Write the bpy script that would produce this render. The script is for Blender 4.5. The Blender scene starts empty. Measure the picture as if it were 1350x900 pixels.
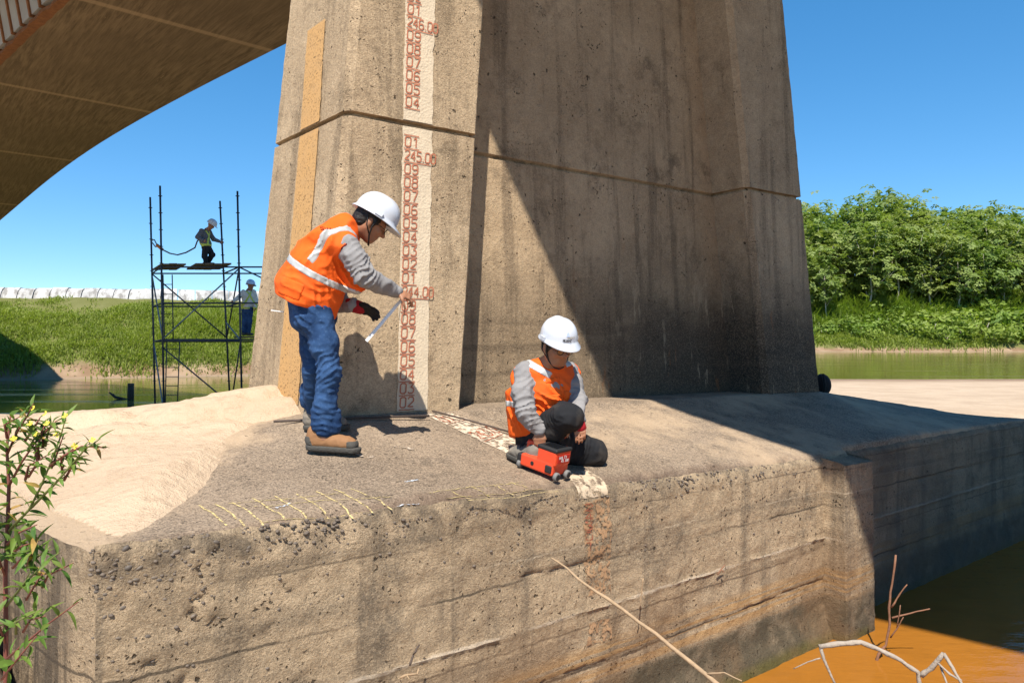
import bpy, math, random
import numpy as np
from mathutils import Vector, Matrix

random.seed(7)
rng = np.random.default_rng(7)
sc = bpy.context.scene
COL = sc.collection

# ------------------------------------------------------------------ camera
CZ = 2.41            # eye height above the river surface (z = 0)
FPX = 975.0          # focal length in photograph pixels (1350 wide)
cam_d = bpy.data.cameras.new("camera")
cam_d.sensor_width = 36.0
cam_d.lens = 36.0 * FPX / 1350.0
cam_d.clip_start = 0.05
cam_d.clip_end = 5000.0
cam = bpy.data.objects.new("camera", cam_d)
COL.objects.link(cam)
cam.location = (0, 0, CZ)
cam.rotation_euler = (math.radians(90), 0, 0)
sc.camera = cam

# ------------------------------------------------------------------ daylight
SUN_EL = math.radians(56.0)
SUN_AZ = math.radians(4.5)          # light travels along +Y, slightly to +X
LDIR = Vector((math.sin(SUN_AZ) * math.cos(SUN_EL), math.cos(SUN_AZ) * math.cos(SUN_EL), -math.sin(SUN_EL)))
world = bpy.data.worlds.new("World")
sc.world = world
world.use_nodes = True
wn = world.node_tree
wn.nodes.clear()
wo = wn.nodes.new("ShaderNodeOutputWorld")
wb = wn.nodes.new("ShaderNodeBackground")
sky = wn.nodes.new("ShaderNodeTexSky")
sky.sky_type = 'NISHITA'
sky.sun_disc = False
sky.sun_elevation = SUN_EL
sky.sun_rotation = math.pi + SUN_AZ
sky.altitude = 2200.0
sky.air_density = 1.0
sky.dust_density = 0.05
sky.ozone_density = 3.0
wb.inputs["Strength"].default_value = 0.15
hs = wn.nodes.new("ShaderNodeHueSaturation")
hs.inputs["Saturation"].default_value = 1.32
hs.inputs["Hue"].default_value = 0.5
wn.links.new(sky.outputs[0], hs.inputs["Color"])
gm = wn.nodes.new("ShaderNodeGamma")
gm.inputs["Gamma"].default_value = 0.72
wn.links.new(hs.outputs[0], gm.inputs["Color"])
tint = wn.nodes.new("ShaderNodeMix")
tint.data_type = 'RGBA'; tint.blend_type = 'MULTIPLY'
tint.inputs[0].default_value = 1.0
tint.inputs[7].default_value = (0.84, 1.03, 1.13, 1)
wn.links.new(gm.outputs[0], tint.inputs[6])
wn.links.new(tint.outputs[2], wb.inputs[0])
wn.links.new(wb.outputs[0], wo.inputs[0])
sun_d = bpy.data.lights.new("sun", 'SUN')
sun_d.energy = 4.9
sun_d.angle = math.radians(0.5)
sun_d.color = (1.0, 0.92, 0.80)
sun = bpy.data.objects.new("sun", sun_d)
COL.objects.link(sun)
sun.location = (-2, -10, 30)
sun.rotation_euler = LDIR.to_track_quat('-Z', 'Y').to_euler()

sc.view_settings.view_transform = 'Standard'
sc.view_settings.look = 'None'
sc.view_settings.gamma = 1.0
sc.view_settings.use_curve_mapping = False
sc.view_settings.exposure = 0.80
sc.render.engine = 'CYCLES'
sc.cycles.use_denoising = True
sc.cycles.max_bounces = 8
sc.cycles.diffuse_bounces = 4
sc.cycles.transparent_max_bounces = 8

# ------------------------------------------------------------------ helpers
def A(*v):
    return np.array(v, dtype=float)

def P(px, py, d):
    """a point of the place seen at photograph pixel (px, py), d metres away"""
    return A((px - 675.0) / FPX * d, d, CZ + (450.0 - py) / FPX * d)

def nrm(v):
    v = np.asarray(v, float)
    return v / (np.linalg.norm(v) + 1e-12)

def _h(ix, iy, iz, seed):
    with np.errstate(over='ignore'):
        h = (ix.astype(np.uint32) * np.uint32(374761393) + iy.astype(np.uint32) * np.uint32(668265263)
             + iz.astype(np.uint32) * np.uint32(2246822519) + np.uint32(seed * 3266489917 & 0xffffffff))
        h = (h ^ (h >> np.uint32(13))) * np.uint32(1274126177)
        h = h ^ (h >> np.uint32(16))
    return h.astype(np.float64) / 4294967295.0

def vnoise(p, seed=0):
    """value noise in -1..1 for points p (...,3)"""
    f = np.floor(p)
    t = p - f
    t = t * t * (3 - 2 * t)
    i = f.astype(np.int64)
    x, y, z = i[..., 0], i[..., 1], i[..., 2]
    tx, ty, tz = t[..., 0], t[..., 1], t[..., 2]
    def c(a, b, d):
        return _h(x + a, y + b, z + d, seed)
    x00 = c(0, 0, 0) * (1 - tx) + c(1, 0, 0) * tx
    x10 = c(0, 1, 0) * (1 - tx) + c(1, 1, 0) * tx
    x01 = c(0, 0, 1) * (1 - tx) + c(1, 0, 1) * tx
    x11 = c(0, 1, 1) * (1 - tx) + c(1, 1, 1) * tx
    return ((x00 * (1 - ty) + x10 * ty) * (1 - tz) + (x01 * (1 - ty) + x11 * ty) * tz) * 2 - 1

def fbm(p, freq=1.0, octv=4, seed=0, gain=0.5):
    p = np.asarray(p, float) * freq
    a, s = 1.0, 0.0
    tot = 0.0
    for o in range(octv):
        s = s + a * vnoise(p, seed + o * 17)
        tot += a
        a *= gain
        p = p * 2.03 + 11.7
    return s / tot

def sst(a, b, x):
    t = np.clip((x - a) / (b - a), 0, 1)
    return t * t * (3 - 2 * t)

# --- objects ---------------------------------------------------------------
def link(o, parent=None):
    COL.objects.link(o)
    if parent is not None:
        o.parent = parent
    return o

def mesh_np(name, v, quads=None, tris=None, smooth=True, faces=None, mat_idx=None, sharp=None):
    me = bpy.data.meshes.new(name)
    v = np.asarray(v, np.float32)
    if faces is not None:
        me.from_pydata([tuple(map(float, p)) for p in v], [], [tuple(int(i) for i in f) for f in faces])
    else:
        parts, tot = [], []
        if quads is not None and len(quads):
            q = np.asarray(quads, np.int32)
            parts.append(q.ravel()); tot.append(np.full(len(q), 4, np.int32))
        if tris is not None and len(tris):
            t = np.asarray(tris, np.int32)
            parts.append(t.ravel()); tot.append(np.full(len(t), 3, np.int32))
        li = np.concatenate(parts); lt = np.concatenate(tot)
        ls = np.concatenate([[0], np.cumsum(lt)[:-1]]).astype(np.int32)
        me.vertices.add(len(v)); me.vertices.foreach_set("co", v.ravel())
        me.loops.add(len(li)); me.loops.foreach_set("vertex_index", li)
        me.polygons.add(len(lt)); me.polygons.foreach_set("loop_start", ls)
        me.polygons.foreach_set("loop_total", lt)
        me.update(calc_edges=True)
    if mat_idx is not None:
        me.polygons.foreach_set("material_index", np.asarray(mat_idx, np.int32))
    me.polygons.foreach_set("use_smooth", np.full(len(me.polygons), bool(smooth)))
    if sharp is not None: me.set_sharp_from_angle(angle=math.radians(sharp))
    me.update()
    return me

def obj(name, me, mats=None, parent=None):
    """one mesh object; mesh verts in world space are made local to the parent's base"""
    if mats is not None:
        for m in (mats if isinstance(mats, (list, tuple)) else [mats]):
            me.materials.append(m)
    return link(bpy.data.objects.new(name, me), parent)

def tag(o, label=None, cat=None, group=None, kind=None):
    if label: o["label"] = label
    if cat: o["category"] = cat
    if group: o["group"] = group
    if kind: o["kind"] = kind
    return o

def thing(name, loc, label, cat, group=None):
    o = bpy.data.objects.new(name, None)
    o.empty_display_size = 0.1
    link(o)
    o.location = tuple(float(c) for c in loc)
    return tag(o, label, cat, group)

def rel(v, root):
    return np.asarray(v, float) - np.array(root.location)

class MB:
    """collects simple shapes into one mesh"""
    def __init__(s):
        s.v = []; s.f = []; s.n = 0
    def add(s, v, f):
        v = np.asarray(v, float)
        s.v.append(v)
        s.f += [tuple(int(i) + s.n for i in q) for q in f]
        s.n += len(v)
        return s
    def box(s, c, size, R=None):
        hx, hy, hz = np.asarray(size, float) / 2
        v = np.array([[x, y, z] for x in (-hx, hx) for y in (-hy, hy) for z in (-hz, hz)])
        if R is not None: v = v @ np.asarray(R).T
        return s.add(v + np.asarray(c, float), [(0, 1, 3, 2), (4, 6, 7, 5), (0, 4, 5, 1), (2, 3, 7, 6), (0, 2, 6, 4), (1, 5, 7, 3)])
    def hexa(s, p):     # 8 points: bottom 4 (ccw), top 4
        return s.add(p, [(3, 2, 1, 0), (4, 5, 6, 7), (0, 1, 5, 4), (1, 2, 6, 5), (2, 3, 7, 6), (3, 0, 4, 7)])
    def tube(s, pts, rad, n=8, caps=True):
        pts = [np.asarray(p, float) for p in pts]
        rad = rad if isinstance(rad, (list, tuple, np.ndarray)) else [rad] * len(pts)
        vv = []; prev = None
        for i, p in enumerate(pts):
            t = nrm(pts[min(i + 1, len(pts) - 1)] - pts[max(i - 1, 0)])
            if prev is None:
                a = A(0, 0, 1) if abs(t[2]) < .9 else A(1, 0, 0)
                x = nrm(np.cross(a, t))
            else:
                x = nrm(prev - t * (prev @ t))
            prev = x
            y = np.cross(t, x)
            for k in range(n):
                an = 2 * math.pi * k / n
                vv.append(p + rad[i] * (math.cos(an) * x + math.sin(an) * y))
        f = []
        for i in range(len(pts) - 1):
            for k in range(n):
                k2 = (k + 1) % n
                f.append((i * n + k, i * n + k2, (i + 1) * n + k2, (i + 1) * n + k))
        if caps:
            f.append(tuple(range(n - 1, -1, -1)))
            f.append(tuple((len(pts) - 1) * n + k for k in range(n)))
        return s.add(vv, f)
    def lathe(s, c, axis, prof, n=16):   # prof: (radius, along)
        w = nrm(axis); a = A(0, 0, 1) if abs(w[2]) < .9 else A(1, 0, 0)
        x = nrm(np.cross(a, w)); y = np.cross(w, x)
        vv = []
        for r, h in prof:
            for k in range(n):
                an = 2 * math.pi * k / n
                vv.append(np.asarray(c, float) + w * h + r * (math.cos(an) * x + math.sin(an) * y))
        f = []
        for i in range(len(prof) - 1):
            for k in range(n):
                k2 = (k + 1) % n
                f.append((i * n + k, i * n + k2, (i + 1) * n + k2, (i + 1) * n + k))
        f.append(tuple(range(n - 1, -1, -1))); f.append(tuple((len(prof) - 1) * n + k for k in range(n)))
        return s.add(vv, f)
    def ribbon(s, pts, nor, w):
        """flat strip along pts (on a surface with normal nor)"""
        pts = [np.asarray(p, float) for p in pts]
        vv = []
        for i, p in enumerate(pts):
            t = nrm(pts[min(i + 1, len(pts) - 1)] - pts[max(i - 1, 0)])
            b = nrm(np.cross(nor, t)) * (w[i] if isinstance(w, (list, tuple)) else w) / 2
            vv += [p - b, p + b]
        return s.add(vv, [(2 * i, 2 * i + 2, 2 * i + 3, 2 * i + 1) for i in range(len(pts) - 1)])
    def build(s, name, mat, parent=None, smooth=False, world=True):
        v = np.concatenate(s.v)
        if parent is not None and world:
            r = parent
            while r is not None:
                v = v - np.array(r.location); r = r.parent
        me = mesh_np(name, v, faces=s.f, smooth=smooth)
        return obj(name, me, mat, parent)

def grid_quads(nr, nc):
    i = np.arange(nr - 1)[:, None] * nc + np.arange(nc - 1)[None, :]
    return np.stack([i, i + 1, i + nc + 1, i + nc], -1).reshape(-1, 4)

def copy_tree(o, parent=None):
    c = o.copy()
    link(c, parent)
    for ch in list(o.children):
        copy_tree(ch, c)
    return c

# --- node materials ----------------------------------------------------------
class G:
    def __init__(s, name):
        s.m = bpy.data.materials.new(name)
        s.m.use_nodes = True
        s.nt = s.m.node_tree
        s.nt.nodes.clear()
        s.o = s.nt.nodes.new("ShaderNodeOutputMaterial")
        s._pos = None
    def put(s, sock, v):
        if v is None: return
        if isinstance(v, bpy.types.NodeSocket): s.nt.links.new(v, sock)
        elif isinstance(v, (tuple, list)) and sock.type == 'RGBA' and len(v) == 3: sock.default_value = (*v, 1)
        else: sock.default_value = v
    def node(s, t, **pr):
        n = s.nt.nodes.new(t)
        for k, v in pr.items(): setattr(n, k, v)
        return n
    def pos(s):
        if s._pos is None: s._pos = s.node("ShaderNodeNewGeometry").outputs["Position"]
        return s._pos
    def mapping(s, vec=None, scale=(1, 1, 1), rot=(0, 0, 0), loc=(0, 0, 0)):
        n = s.node("ShaderNodeMapping")
        s.put(n.inputs["Vector"], vec or s.pos())
        n.inputs["Scale"].default_value = scale; n.inputs["Rotation"].default_value = rot; n.inputs["Location"].default_value = loc
        return n.outputs[0]
    def noise(s, scale, detail=4, rough=.55, vec=None, dist=0.0):
        n = s.node("ShaderNodeTexNoise")
        s.put(n.inputs["Vector"], vec or s.pos())
        n.inputs["Scale"].default_value = scale; n.inputs["Detail"].default_value = detail
        n.inputs["Roughness"].default_value = rough; n.inputs["Distortion"].default_value = dist
        return n.outputs["Fac"]
    def vor(s, scale, vec=None, feature='F1', out="Distance", rnd=1.0):
        n = s.node("ShaderNodeTexVoronoi", feature=feature)
        s.put(n.inputs["Vector"], vec or s.pos())
        n.inputs["Scale"].default_value = scale; n.inputs["Randomness"].default_value = rnd
        return n.outputs[out]
    def ramp(s, fac, stops, interp='LINEAR'):
        n = s.node("ShaderNodeValToRGB")
        n.color_ramp.interpolation = interp
        e = n.color_ramp.elements
        while len(e) < len(stops): e.new(.5)
        for el, (p, c) in zip(e, stops):
            el.position = p
            el.color = (*c, 1) if isinstance(c, (tuple, list)) else (c, c, c, 1)
        s.put(n.inputs[0], fac)
        return n.outputs[0]
    def mix(s, fac, a, b, blend='MIX'):
        n = s.node("ShaderNodeMix", data_type='RGBA', blend_type=blend)
        s.put(n.inputs[0], fac); s.put(n.inputs[6], a); s.put(n.inputs[7], b)
        return n.outputs[2]
    def math(s, op, a, b=None, clamp=False):
        n = s.node("ShaderNodeMath", operation=op, use_clamp=clamp)
        s.put(n.inputs[0], a)
        if b is not None: s.put(n.inputs[1], b)
        return n.outputs[0]
    def mr(s, v, a, b, c=0.0, d=1.0):
        n = s.node("ShaderNodeMapRange", interpolation_type='SMOOTHSTEP')
        s.put(n.inputs[0], v)
        for i, x in enumerate((a, b, c, d)): n.inputs[i + 1].default_value = x
        return n.outputs[0]
    def sep(s, vec=None):
        n = s.node("ShaderNodeSeparateXYZ")
        s.put(n.inputs[0], vec or s.pos())
        return n.outputs
    def bump(s, h, dist, strength=1.0, normal=None):
        n = s.node("ShaderNodeBump")
        n.inputs["Strength"].default_value = strength; n.inputs["Distance"].default_value = dist
        s.put(n.inputs["Height"], h)
        if normal is not None: s.put(n.inputs["Normal"], normal)
        return n.outputs[0]
    def bsdf(s, color, rough=.8, normal=None, spec=.3, metal=0.0, **kw):
        n = s.node("ShaderNodeBsdfPrincipled")
        s.put(n.inputs["Base Color"], color); s.put(n.inputs["Roughness"], rough)
        s.put(n.inputs["Specular IOR Level"], spec); s.put(n.inputs["Metallic"], metal)
        if normal is not None: s.put(n.inputs["Normal"], normal)
        for k, v in kw.items(): s.put(n.inputs[k.replace("_", " ")], v)
        return n.outputs[0]
    def out(s, sh):
        s.nt.links.new(sh, s.o.inputs["Surface"])
        return s.m

def plain(name, col, rough=.6, var=.12, nscale=30, spec=.35, metal=0.0, bump=0.0, bscale=120, **kw):
    """a coloured material with mottling and fine relief"""
    g = G(name)
    n = g.noise(nscale, 4, .6)
    c = g.mix(n, tuple(x * (1 - var) for x in col), tuple(min(1, x * (1 + var)) for x in col))
    nor = g.bump(g.noise(bscale, 3), bump) if bump else None
    return g.out(g.bsdf(c, rough, nor, spec, metal, **kw))
# ------------------------------------------------------------------ frames of the place
LC = A(-1.614, 2.83)                                   # near corner of the footing (plan)
UB = A(math.cos(math.radians(37.7)), math.sin(math.radians(37.7)))      # along its front face
BB = A(-UB[1], UB[0])                                  # inwards
DL = A(math.cos(math.radians(139.6)), math.sin(math.radians(139.6)))    # along its left side
UP_ = A(math.cos(math.radians(35.4)), math.sin(math.radians(35.4)))     # pier's long axis
BP = A(-UP_[1], UP_[0])
BC = A(-1.275, 4.96)                                   # pier's near corner at its base
ZG = CZ + 1.60                                         # construction joint of the pier

def edge_z(s):
    return CZ + np.interp(s, [0, .95, 2.17, 5.27, 6, 12], [-.768, -.787, -.83, -.93, -.94, -.96])

def deck_z(x, y):
    d = np.stack([x - LC[0], y - LC[1]], -1)
    s = d @ UB; t = np.maximum(d @ BB, 0)
    e = np.stack([x - BC[0], y - BC[1]], -1)
    sp = e @ UP_; tp = e @ BP
    dy = np.maximum(-tp, 0)
    zb = CZ + np.interp(sp, [-1, 0, 5.8, 9], [-.505, -.505, -.56, -.60])
    fr = np.clip(dy / (dy + t + 1e-6), 0, 1)
    z = zb + (edge_z(s) - zb) * fr ** .85
    z = z - .115 * np.maximum(sp - 5.8, 0) * (1 - fr) - .16 * np.clip(-sp, 0, 2) * (1 - fr * .8)
    z = z - .13 * np.maximum(tp - 1.45, 0)
    return z

def vfield(p, amp, freq, seed):
    return np.stack([fbm(p, freq, 3, seed + k * 31) for k in range(3)], -1) * amp

# ------------------------------------------------------------------ materials of the setting
def concrete(name, light, mid, dark, streak=.5, pit=.55, bands=False, speck=.3, speck_sc=75, bump=1.0, horiz=0.0, flood=False, dust=False, blotch=.6, pit_n=.5):
    g = G(name)
    n1 = g.noise(.9, 7, .62)
    n2 = g.noise(4.5, 8, .68)
    n3 = g.noise(16, 6, .7)
    c = g.mix(g.mr(n1, .36, .64), light, mid)
    # grey-black weathering in patches
    c = g.mix(g.math('MULTIPLY', g.math('MULTIPLY', g.mr(n2, .47, .68), g.mr(g.noise(1.4, 4), .40, .60)), blotch), c, dark)
    c = g.mix(g.math('MULTIPLY', g.mr(n3, .52, .74), .32), c, dark)
    c = g.mix(g.math('MULTIPLY', g.mr(n3, .48, .30), .30), c, tuple(min(1, x * 1.3) for x in light))
    # rain streaks
    if streak:
        st = g.noise(1.0, 6, .62, vec=g.mapping(scale=(5.5, 5.5, .30)))
        c = g.mix(g.math('MULTIPLY', g.mr(st, .50, .66), streak), c, dark)
    if horiz:
        hz = g.noise(1.0, 5, .62, vec=g.mapping(scale=(.4, .4, 8)))
        c = g.mix(g.math('MULTIPLY', g.mr(hz, .50, .64), horiz), c, dark)
    if flood:
        zz = g.sep()[2]
        fz = g.math('ADD', zz, g.math('MULTIPLY', g.math('SUBTRACT', g.noise(1.3, 6, .65), .5), 1.5))
        along = g.mr(g.sep(g.mapping(rot=(0, 0, -math.radians(35.4))))[0], 3.6, 6.2, .45, 1)
        fl = g.math('MULTIPLY', g.mr(fz, CZ - .15, CZ + 1.15, 1, 0), along)
        c = g.mix(g.math('MULTIPLY', fl, .93), c, (.034, .028, .022))
        dr = g.noise(1.0, 6, .72, vec=g.mapping(scale=(6, 6, 1.1)))
        pale = g.math('MULTIPLY', g.math('MULTIPLY', g.mr(dr, .585, .63), g.mr(fz, CZ + .3, CZ + 1.1, 1, 0)), along)
        c = g.mix(g.math('MULTIPLY', pale, .6), c, (.44, .34, .22))
        rs = g.math('MULTIPLY', g.mr(g.noise(1.0, 5, .7, vec=g.mapping(scale=(3.2, 3.2, .8), loc=(3, 1, 0))), .62, .70), g.mr(fz, CZ + .2, CZ + 1.0, 1, 0))
        c = g.mix(g.math('MULTIPLY', rs, .6), c, (.33, .12, .035))
        hz2 = g.noise(1.0, 4, .6, vec=g.mapping(scale=(.25, .25, 6)))
        c = g.mix(g.math('MULTIPLY', g.math('MULTIPLY', g.mr(hz2, .48, .58), g.mr(zz, CZ + .05, CZ + .35, 1, 0)), .5), c, dark)
    # grains of aggregate
    sv = g.sep(g.vor(speck_sc, out="Color"))[0]
    c = g.mix(g.math('MULTIPLY', g.mr(sv, .60, .80), speck), c, tuple(x * .45 for x in dark))
    c = g.mix(g.math('MULTIPLY', g.mr(sv, .36, .18), speck * .8), c, tuple(min(1, x * 1.55) for x in light))
    fine = g.noise(150, 3, .75)
    c = g.mix(g.math('MULTIPLY', g.mr(fine, .52, .72), .38), c, tuple(x * .5 for x in mid))
    # blow holes
    nz_ = g.node("ShaderNodeTexNoise"); g.put(nz_.inputs["Vector"], g.pos()); nz_.inputs["Scale"].default_value = 22; nz_.inputs["Detail"].default_value = 3
    wv_ = g.node("ShaderNodeVectorMath", operation='MULTIPLY_ADD'); g.put(wv_.inputs[0], nz_.outputs["Color"]); wv_.inputs[1].default_value = (.07, .07, .07); g.put(wv_.inputs[2], g.pos())
    wv_ = wv_.outputs[0]
    v = g.math('ADD', g.vor(31, vec=wv_), g.math('MULTIPLY', g.math('SUBTRACT', g.noise(9, 4, .7), .5), .9))
    hole = g.math('MULTIPLY', g.mr(v, .06, .20, 1, 0), g.mr(g.noise(3.5, 3), pit_n - .04, pit_n + .10))
    v2 = g.vor(6.5, vec=wv_)
    hole2 = g.math('MULTIPLY', g.mr(v2, .05, .09, 1, 0), g.mr(g.noise(2.2, 2), .42, .50))
    hl = g.math('MAXIMUM', hole, hole2)
    c = g.mix(g.math('MULTIPLY', hl, pit), c, tuple(x * .3 for x in dark))
    if dust:      # blown sand lies thin on the concrete next to the drift
        xx = g.math('ADD', g.sep()[0], g.math('MULTIPLY', g.math('SUBTRACT', g.noise(2.0, 6, .7), .5), 1.1))
        tt = g.math('SUBTRACT', g.sep(g.mapping(rot=(0, 0, -math.radians(37.7))))[1], 3.2255)
        ed = g.mr(g.math('ADD', tt, g.math('MULTIPLY', g.math('SUBTRACT', g.noise(5, 5, .7), .5), .16)), .03, .13, 1, 0)
        c = g.mix(g.math('MULTIPLY', ed, .6), c, (.13, .085, .06))
        d1 = g.mr(xx, -1.85, -1.50, 1, 0)
        d2 = g.math('MULTIPLY', g.math('MULTIPLY', g.mr(g.noise(1.1, 6, .7), .44, .62), .8), g.mr(g.math('ADD', g.sep()[0], g.math('MULTIPLY', g.noise(1.5, 4), .8)), .1, 1.0, .12, 1))
        c = g.mix(g.math('MULTIPLY', g.math('MAXIMUM', d1, d2), .8), c, (.49, .365, .245))
    crack = None
    if bands:
        z = g.sep()[2]
        wz = g.math('ADD', z, g.math('MULTIPLY', g.math('SUBTRACT', g.noise(3, 3), .5), .03))
        wl = g.math('ADD', z, g.math('ADD', g.math('MULTIPLY', g.math('SUBTRACT', g.noise(1.2, 3), .5), .05), g.math('MULTIPLY', g.math('SUBTRACT', g.noise(14, 3), .5), .022)))
        gate = g.mr(g.noise(.9, 4, vec=g.mapping(scale=(1, 1, 4))), .40, .52)
        for zz0, wdt, col, am in ((CZ - 1.335, .008, (.07, .055, .04), .8), (CZ - 1.955, .010, (.06, .045, .035), .9), (CZ - 1.03, .006, (.09, .07, .05), .6), (CZ - 1.70, .007, (.08, .06, .045), .6), (CZ - 1.607, .011, (.62, .52, .40), .75), (CZ - 1.22, .006, (.55, .45, .33), .45)):
            ln = g.mr(g.math('ABSOLUTE', g.math('SUBTRACT', wl, zz0)), wdt * .4, wdt * 1.3, 1, 0)
            c = g.mix(g.math('MULTIPLY', g.math('MULTIPLY', ln, gate), am), c, col)
        ln = g.noise(1.0, 2, .5, vec=g.mapping(scale=(.4, .4, 38)))
        a = g.math('MULTIPLY', g.mr(wz, .30, .40), g.mr(wz, .52, .62, 1, 0))
        c = g.mix(g.math('MULTIPLY', g.math('MULTIPLY', a, g.mr(ln, .42, .56)), .75), c, (.46, .27, .11))
        b = g.mr(wz, .30, .38, 1, 0)
        c = g.mix(g.math('MULTIPLY', b, g.mr(g.noise(6, 4), .3, .55, .55, .92)), c, (.085, .07, .045))
        w = g.mr(wz, .02, .10, 1, 0)
        c = g.mix(g.math('MULTIPLY', w, .85), c, (.10, .085, .02))
        # rougher, darker band under the top edge
        tb = g.math('MULTIPLY', g.mr(wz, CZ - 1.05, CZ - .86), g.mr(g.noise(7, 6, .7), .40, .62))
        c = g.mix(g.math('MULTIPLY', tb, .7), c, (.10, .08, .06))
        # shade on the return side, painted in as dark upright streaks
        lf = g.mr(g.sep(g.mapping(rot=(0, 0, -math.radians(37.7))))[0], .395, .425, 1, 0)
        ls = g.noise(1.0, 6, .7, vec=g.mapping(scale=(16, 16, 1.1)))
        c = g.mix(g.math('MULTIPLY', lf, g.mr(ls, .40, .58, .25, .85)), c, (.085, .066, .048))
        # lower middle of the face is browner
        br = g.math('MULTIPLY', g.mr(wz, .55, 1.0, 1, 0), g.mr(g.noise(1.6, 5), .42, .6))
        c = g.mix(g.math('MULTIPLY', br, .5), c, (.24, .145, .075))
        # the far run of the face is tinted darker, unevenly
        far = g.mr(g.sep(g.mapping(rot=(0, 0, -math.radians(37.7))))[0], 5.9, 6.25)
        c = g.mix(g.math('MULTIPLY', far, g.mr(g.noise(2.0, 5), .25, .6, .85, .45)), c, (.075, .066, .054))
    h = g.math('ADD', g.math('MULTIPLY', g.noise(22, 6, .72), 1.0), g.math('MULTIPLY', fine, .45))
    h = g.math('SUBTRACT', h, g.math('MULTIPLY', hl, 1.5))
    h = g.math('SUBTRACT', h, g.math('MULTIPLY', sv, .35 * speck))
    return g.out(g.bsdf(c, g.mr(n2, .2, .8, .8, .95), g.bump(h, .014 * bump), .25))

M_PIER = concrete("pier_concrete", (.49, .37, .24), (.38, .28, .178), (.12, .088, .055), streak=.5, pit=.85, speck=.22, speck_sc=130, blotch=.62)
M_PIER2 = concrete("pier_concrete_stained", (.49, .37, .24), (.38, .28, .178), (.10, .076, .05), streak=.5, pit=.85, speck=.2, speck_sc=130, blotch=.5, flood=True)
M_WEB = concrete("web_concrete", (.48, .355, .225), (.37, .265, .162), (.085, .062, .042), streak=.5, pit=.8, flood=True, speck=.14, speck_sc=130, blotch=.65)
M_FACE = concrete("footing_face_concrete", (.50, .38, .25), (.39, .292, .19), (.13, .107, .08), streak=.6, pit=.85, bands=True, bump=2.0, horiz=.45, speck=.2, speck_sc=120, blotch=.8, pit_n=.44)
M_DECK = concrete("footing_top_concrete", (.31, .24, .175), (.235, .18, .13), (.09, .072, .056), streak=0, pit=.4, speck=.45, speck_sc=140, bump=.9, dust=True)

def soffit_mat(name, base, dark):
    g = G(name)
    v = g.mapping(rot=(0, 0, -math.radians(132)), scale=(1, 1, 1))
    st = g.noise(1.0, 5, .65, vec=g.mapping(vec=v, scale=(1.2, 14, 3)))
    c = g.mix(g.mr(st, .35, .68), base, dark)
    c = g.mix(g.math('MULTIPLY', g.mr(g.noise(.5, 5), .4, .65), .6), c, tuple(x * .65 for x in base))
    sx = g.sep(v)
    # pour joints across and along
    j = g.math('FRACT', g.math('MULTIPLY', sx[0], .16))
    c = g.mix(g.math('MULTIPLY', g.mr(g.math('ABSOLUTE', g.math('SUBTRACT', j, .5)), .008, .02, 1, 0), .6), c, tuple(x * 1.7 for x in base))
    c = g.mix(g.math('MULTIPLY', g.mr(st, .66, .74), .5), c, tuple(min(1, x * 2.0) for x in base))
    return g.out(g.bsdf(c, .9, g.bump(st, .02), .2))
M_SOFF = soffit_mat("girder_soffit", (.225, .16, .095), (.115, .08, .047))
M_GIRD = soffit_mat("girder_slab_concrete", (.13, .095, .055), (.07, .05, .03))  # shade under the overhang is painted into this darker brown

def sand_mat():
    g = G("sand")
    n = g.noise(.7, 5, .6)
    c = g.mix(g.mr(n, .35, .65), (.50, .385, .275), (.425, .32, .225))
    c = g.mix(g.math('MULTIPLY', g.mr(g.noise(9, 5, .65), .48, .72), .5), c, (.34, .245, .165))
    z = g.sep()[2]
    wet = g.mr(g.math('ADD', z, g.math('MULTIPLY', g.noise(.6, 3), .12)), .12, .30, 1, 0)
    c = g.mix(g.math('MULTIPLY', wet, .8), c, (.20, .145, .10))
    # the planted banks are reddish-brown earth
    y = g.sep()[1]
    far = g.math('MULTIPLY', g.mr(y, 36, 42), g.mr(z, .05, .2))
    c = g.mix(g.math('MULTIPLY', far, g.mr(g.noise(.35, 5), .35, .6, .6, .95)), c, (.19, .12, .072))
    gz = g.math('MULTIPLY', g.mr(y, 40, 46), g.mr(g.math('ADD', z, g.math('MULTIPLY', g.noise(.5, 4), 1.4)), 1.2, 2.0))
    c = g.mix(g.math('MULTIPLY', gz, .75), c, (.10, .13, .03))
    h = g.math('ADD', g.noise(14, 5, .6), g.math('MULTIPLY', g.noise(120, 2, .6), .25))
    return g.out(g.bsdf(c, .95, g.bump(h, .03), .15))
M_SAND = sand_mat()

def water_mat(name, deep, scale, rip, rough=.03, spec=.5, streaks=0.0):
    g = G(name)
    n = g.noise(.15, 4, .6)
    c = g.mix(g.mr(n, .35, .65), deep, tuple(x * .8 for x in deep))
    c = g.mix(g.math('MULTIPLY', g.mr(g.noise(.9, 5, .65, dist=1.2), .45, .7), .35), c, tuple(x * .6 for x in deep))
    w = g.noise(scale, 4, .6, vec=g.mapping(scale=(1, 2.2, 1)))
    nor = g.bump(w, rip)
    r = rough
    if streaks:
        sk = g.noise(1.0, 3, .6, vec=g.mapping(scale=(.05, .55, 1)))
        r = g.mr(sk, .52, .62, rough, rough + streaks)
    return g.out(g.bsdf(c, r, nor, spec, IOR=1.33))
M_RIVER = water_mat("river_water", (.17, .155, .036), 1.6, .006, .05, .32, .15)
M_POND = water_mat("pond_water", (.33, .132, .018), 3.0, .008, .02, .45)

# ------------------------------------------------------------------ the ground
def bank_y(x):
    return np.interp(x, [-400, -60, -30, -17, -6, 10, 30, 60, 400], [40, 43, 46.5, 52, 70, 120, 165, 172, 172])

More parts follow.
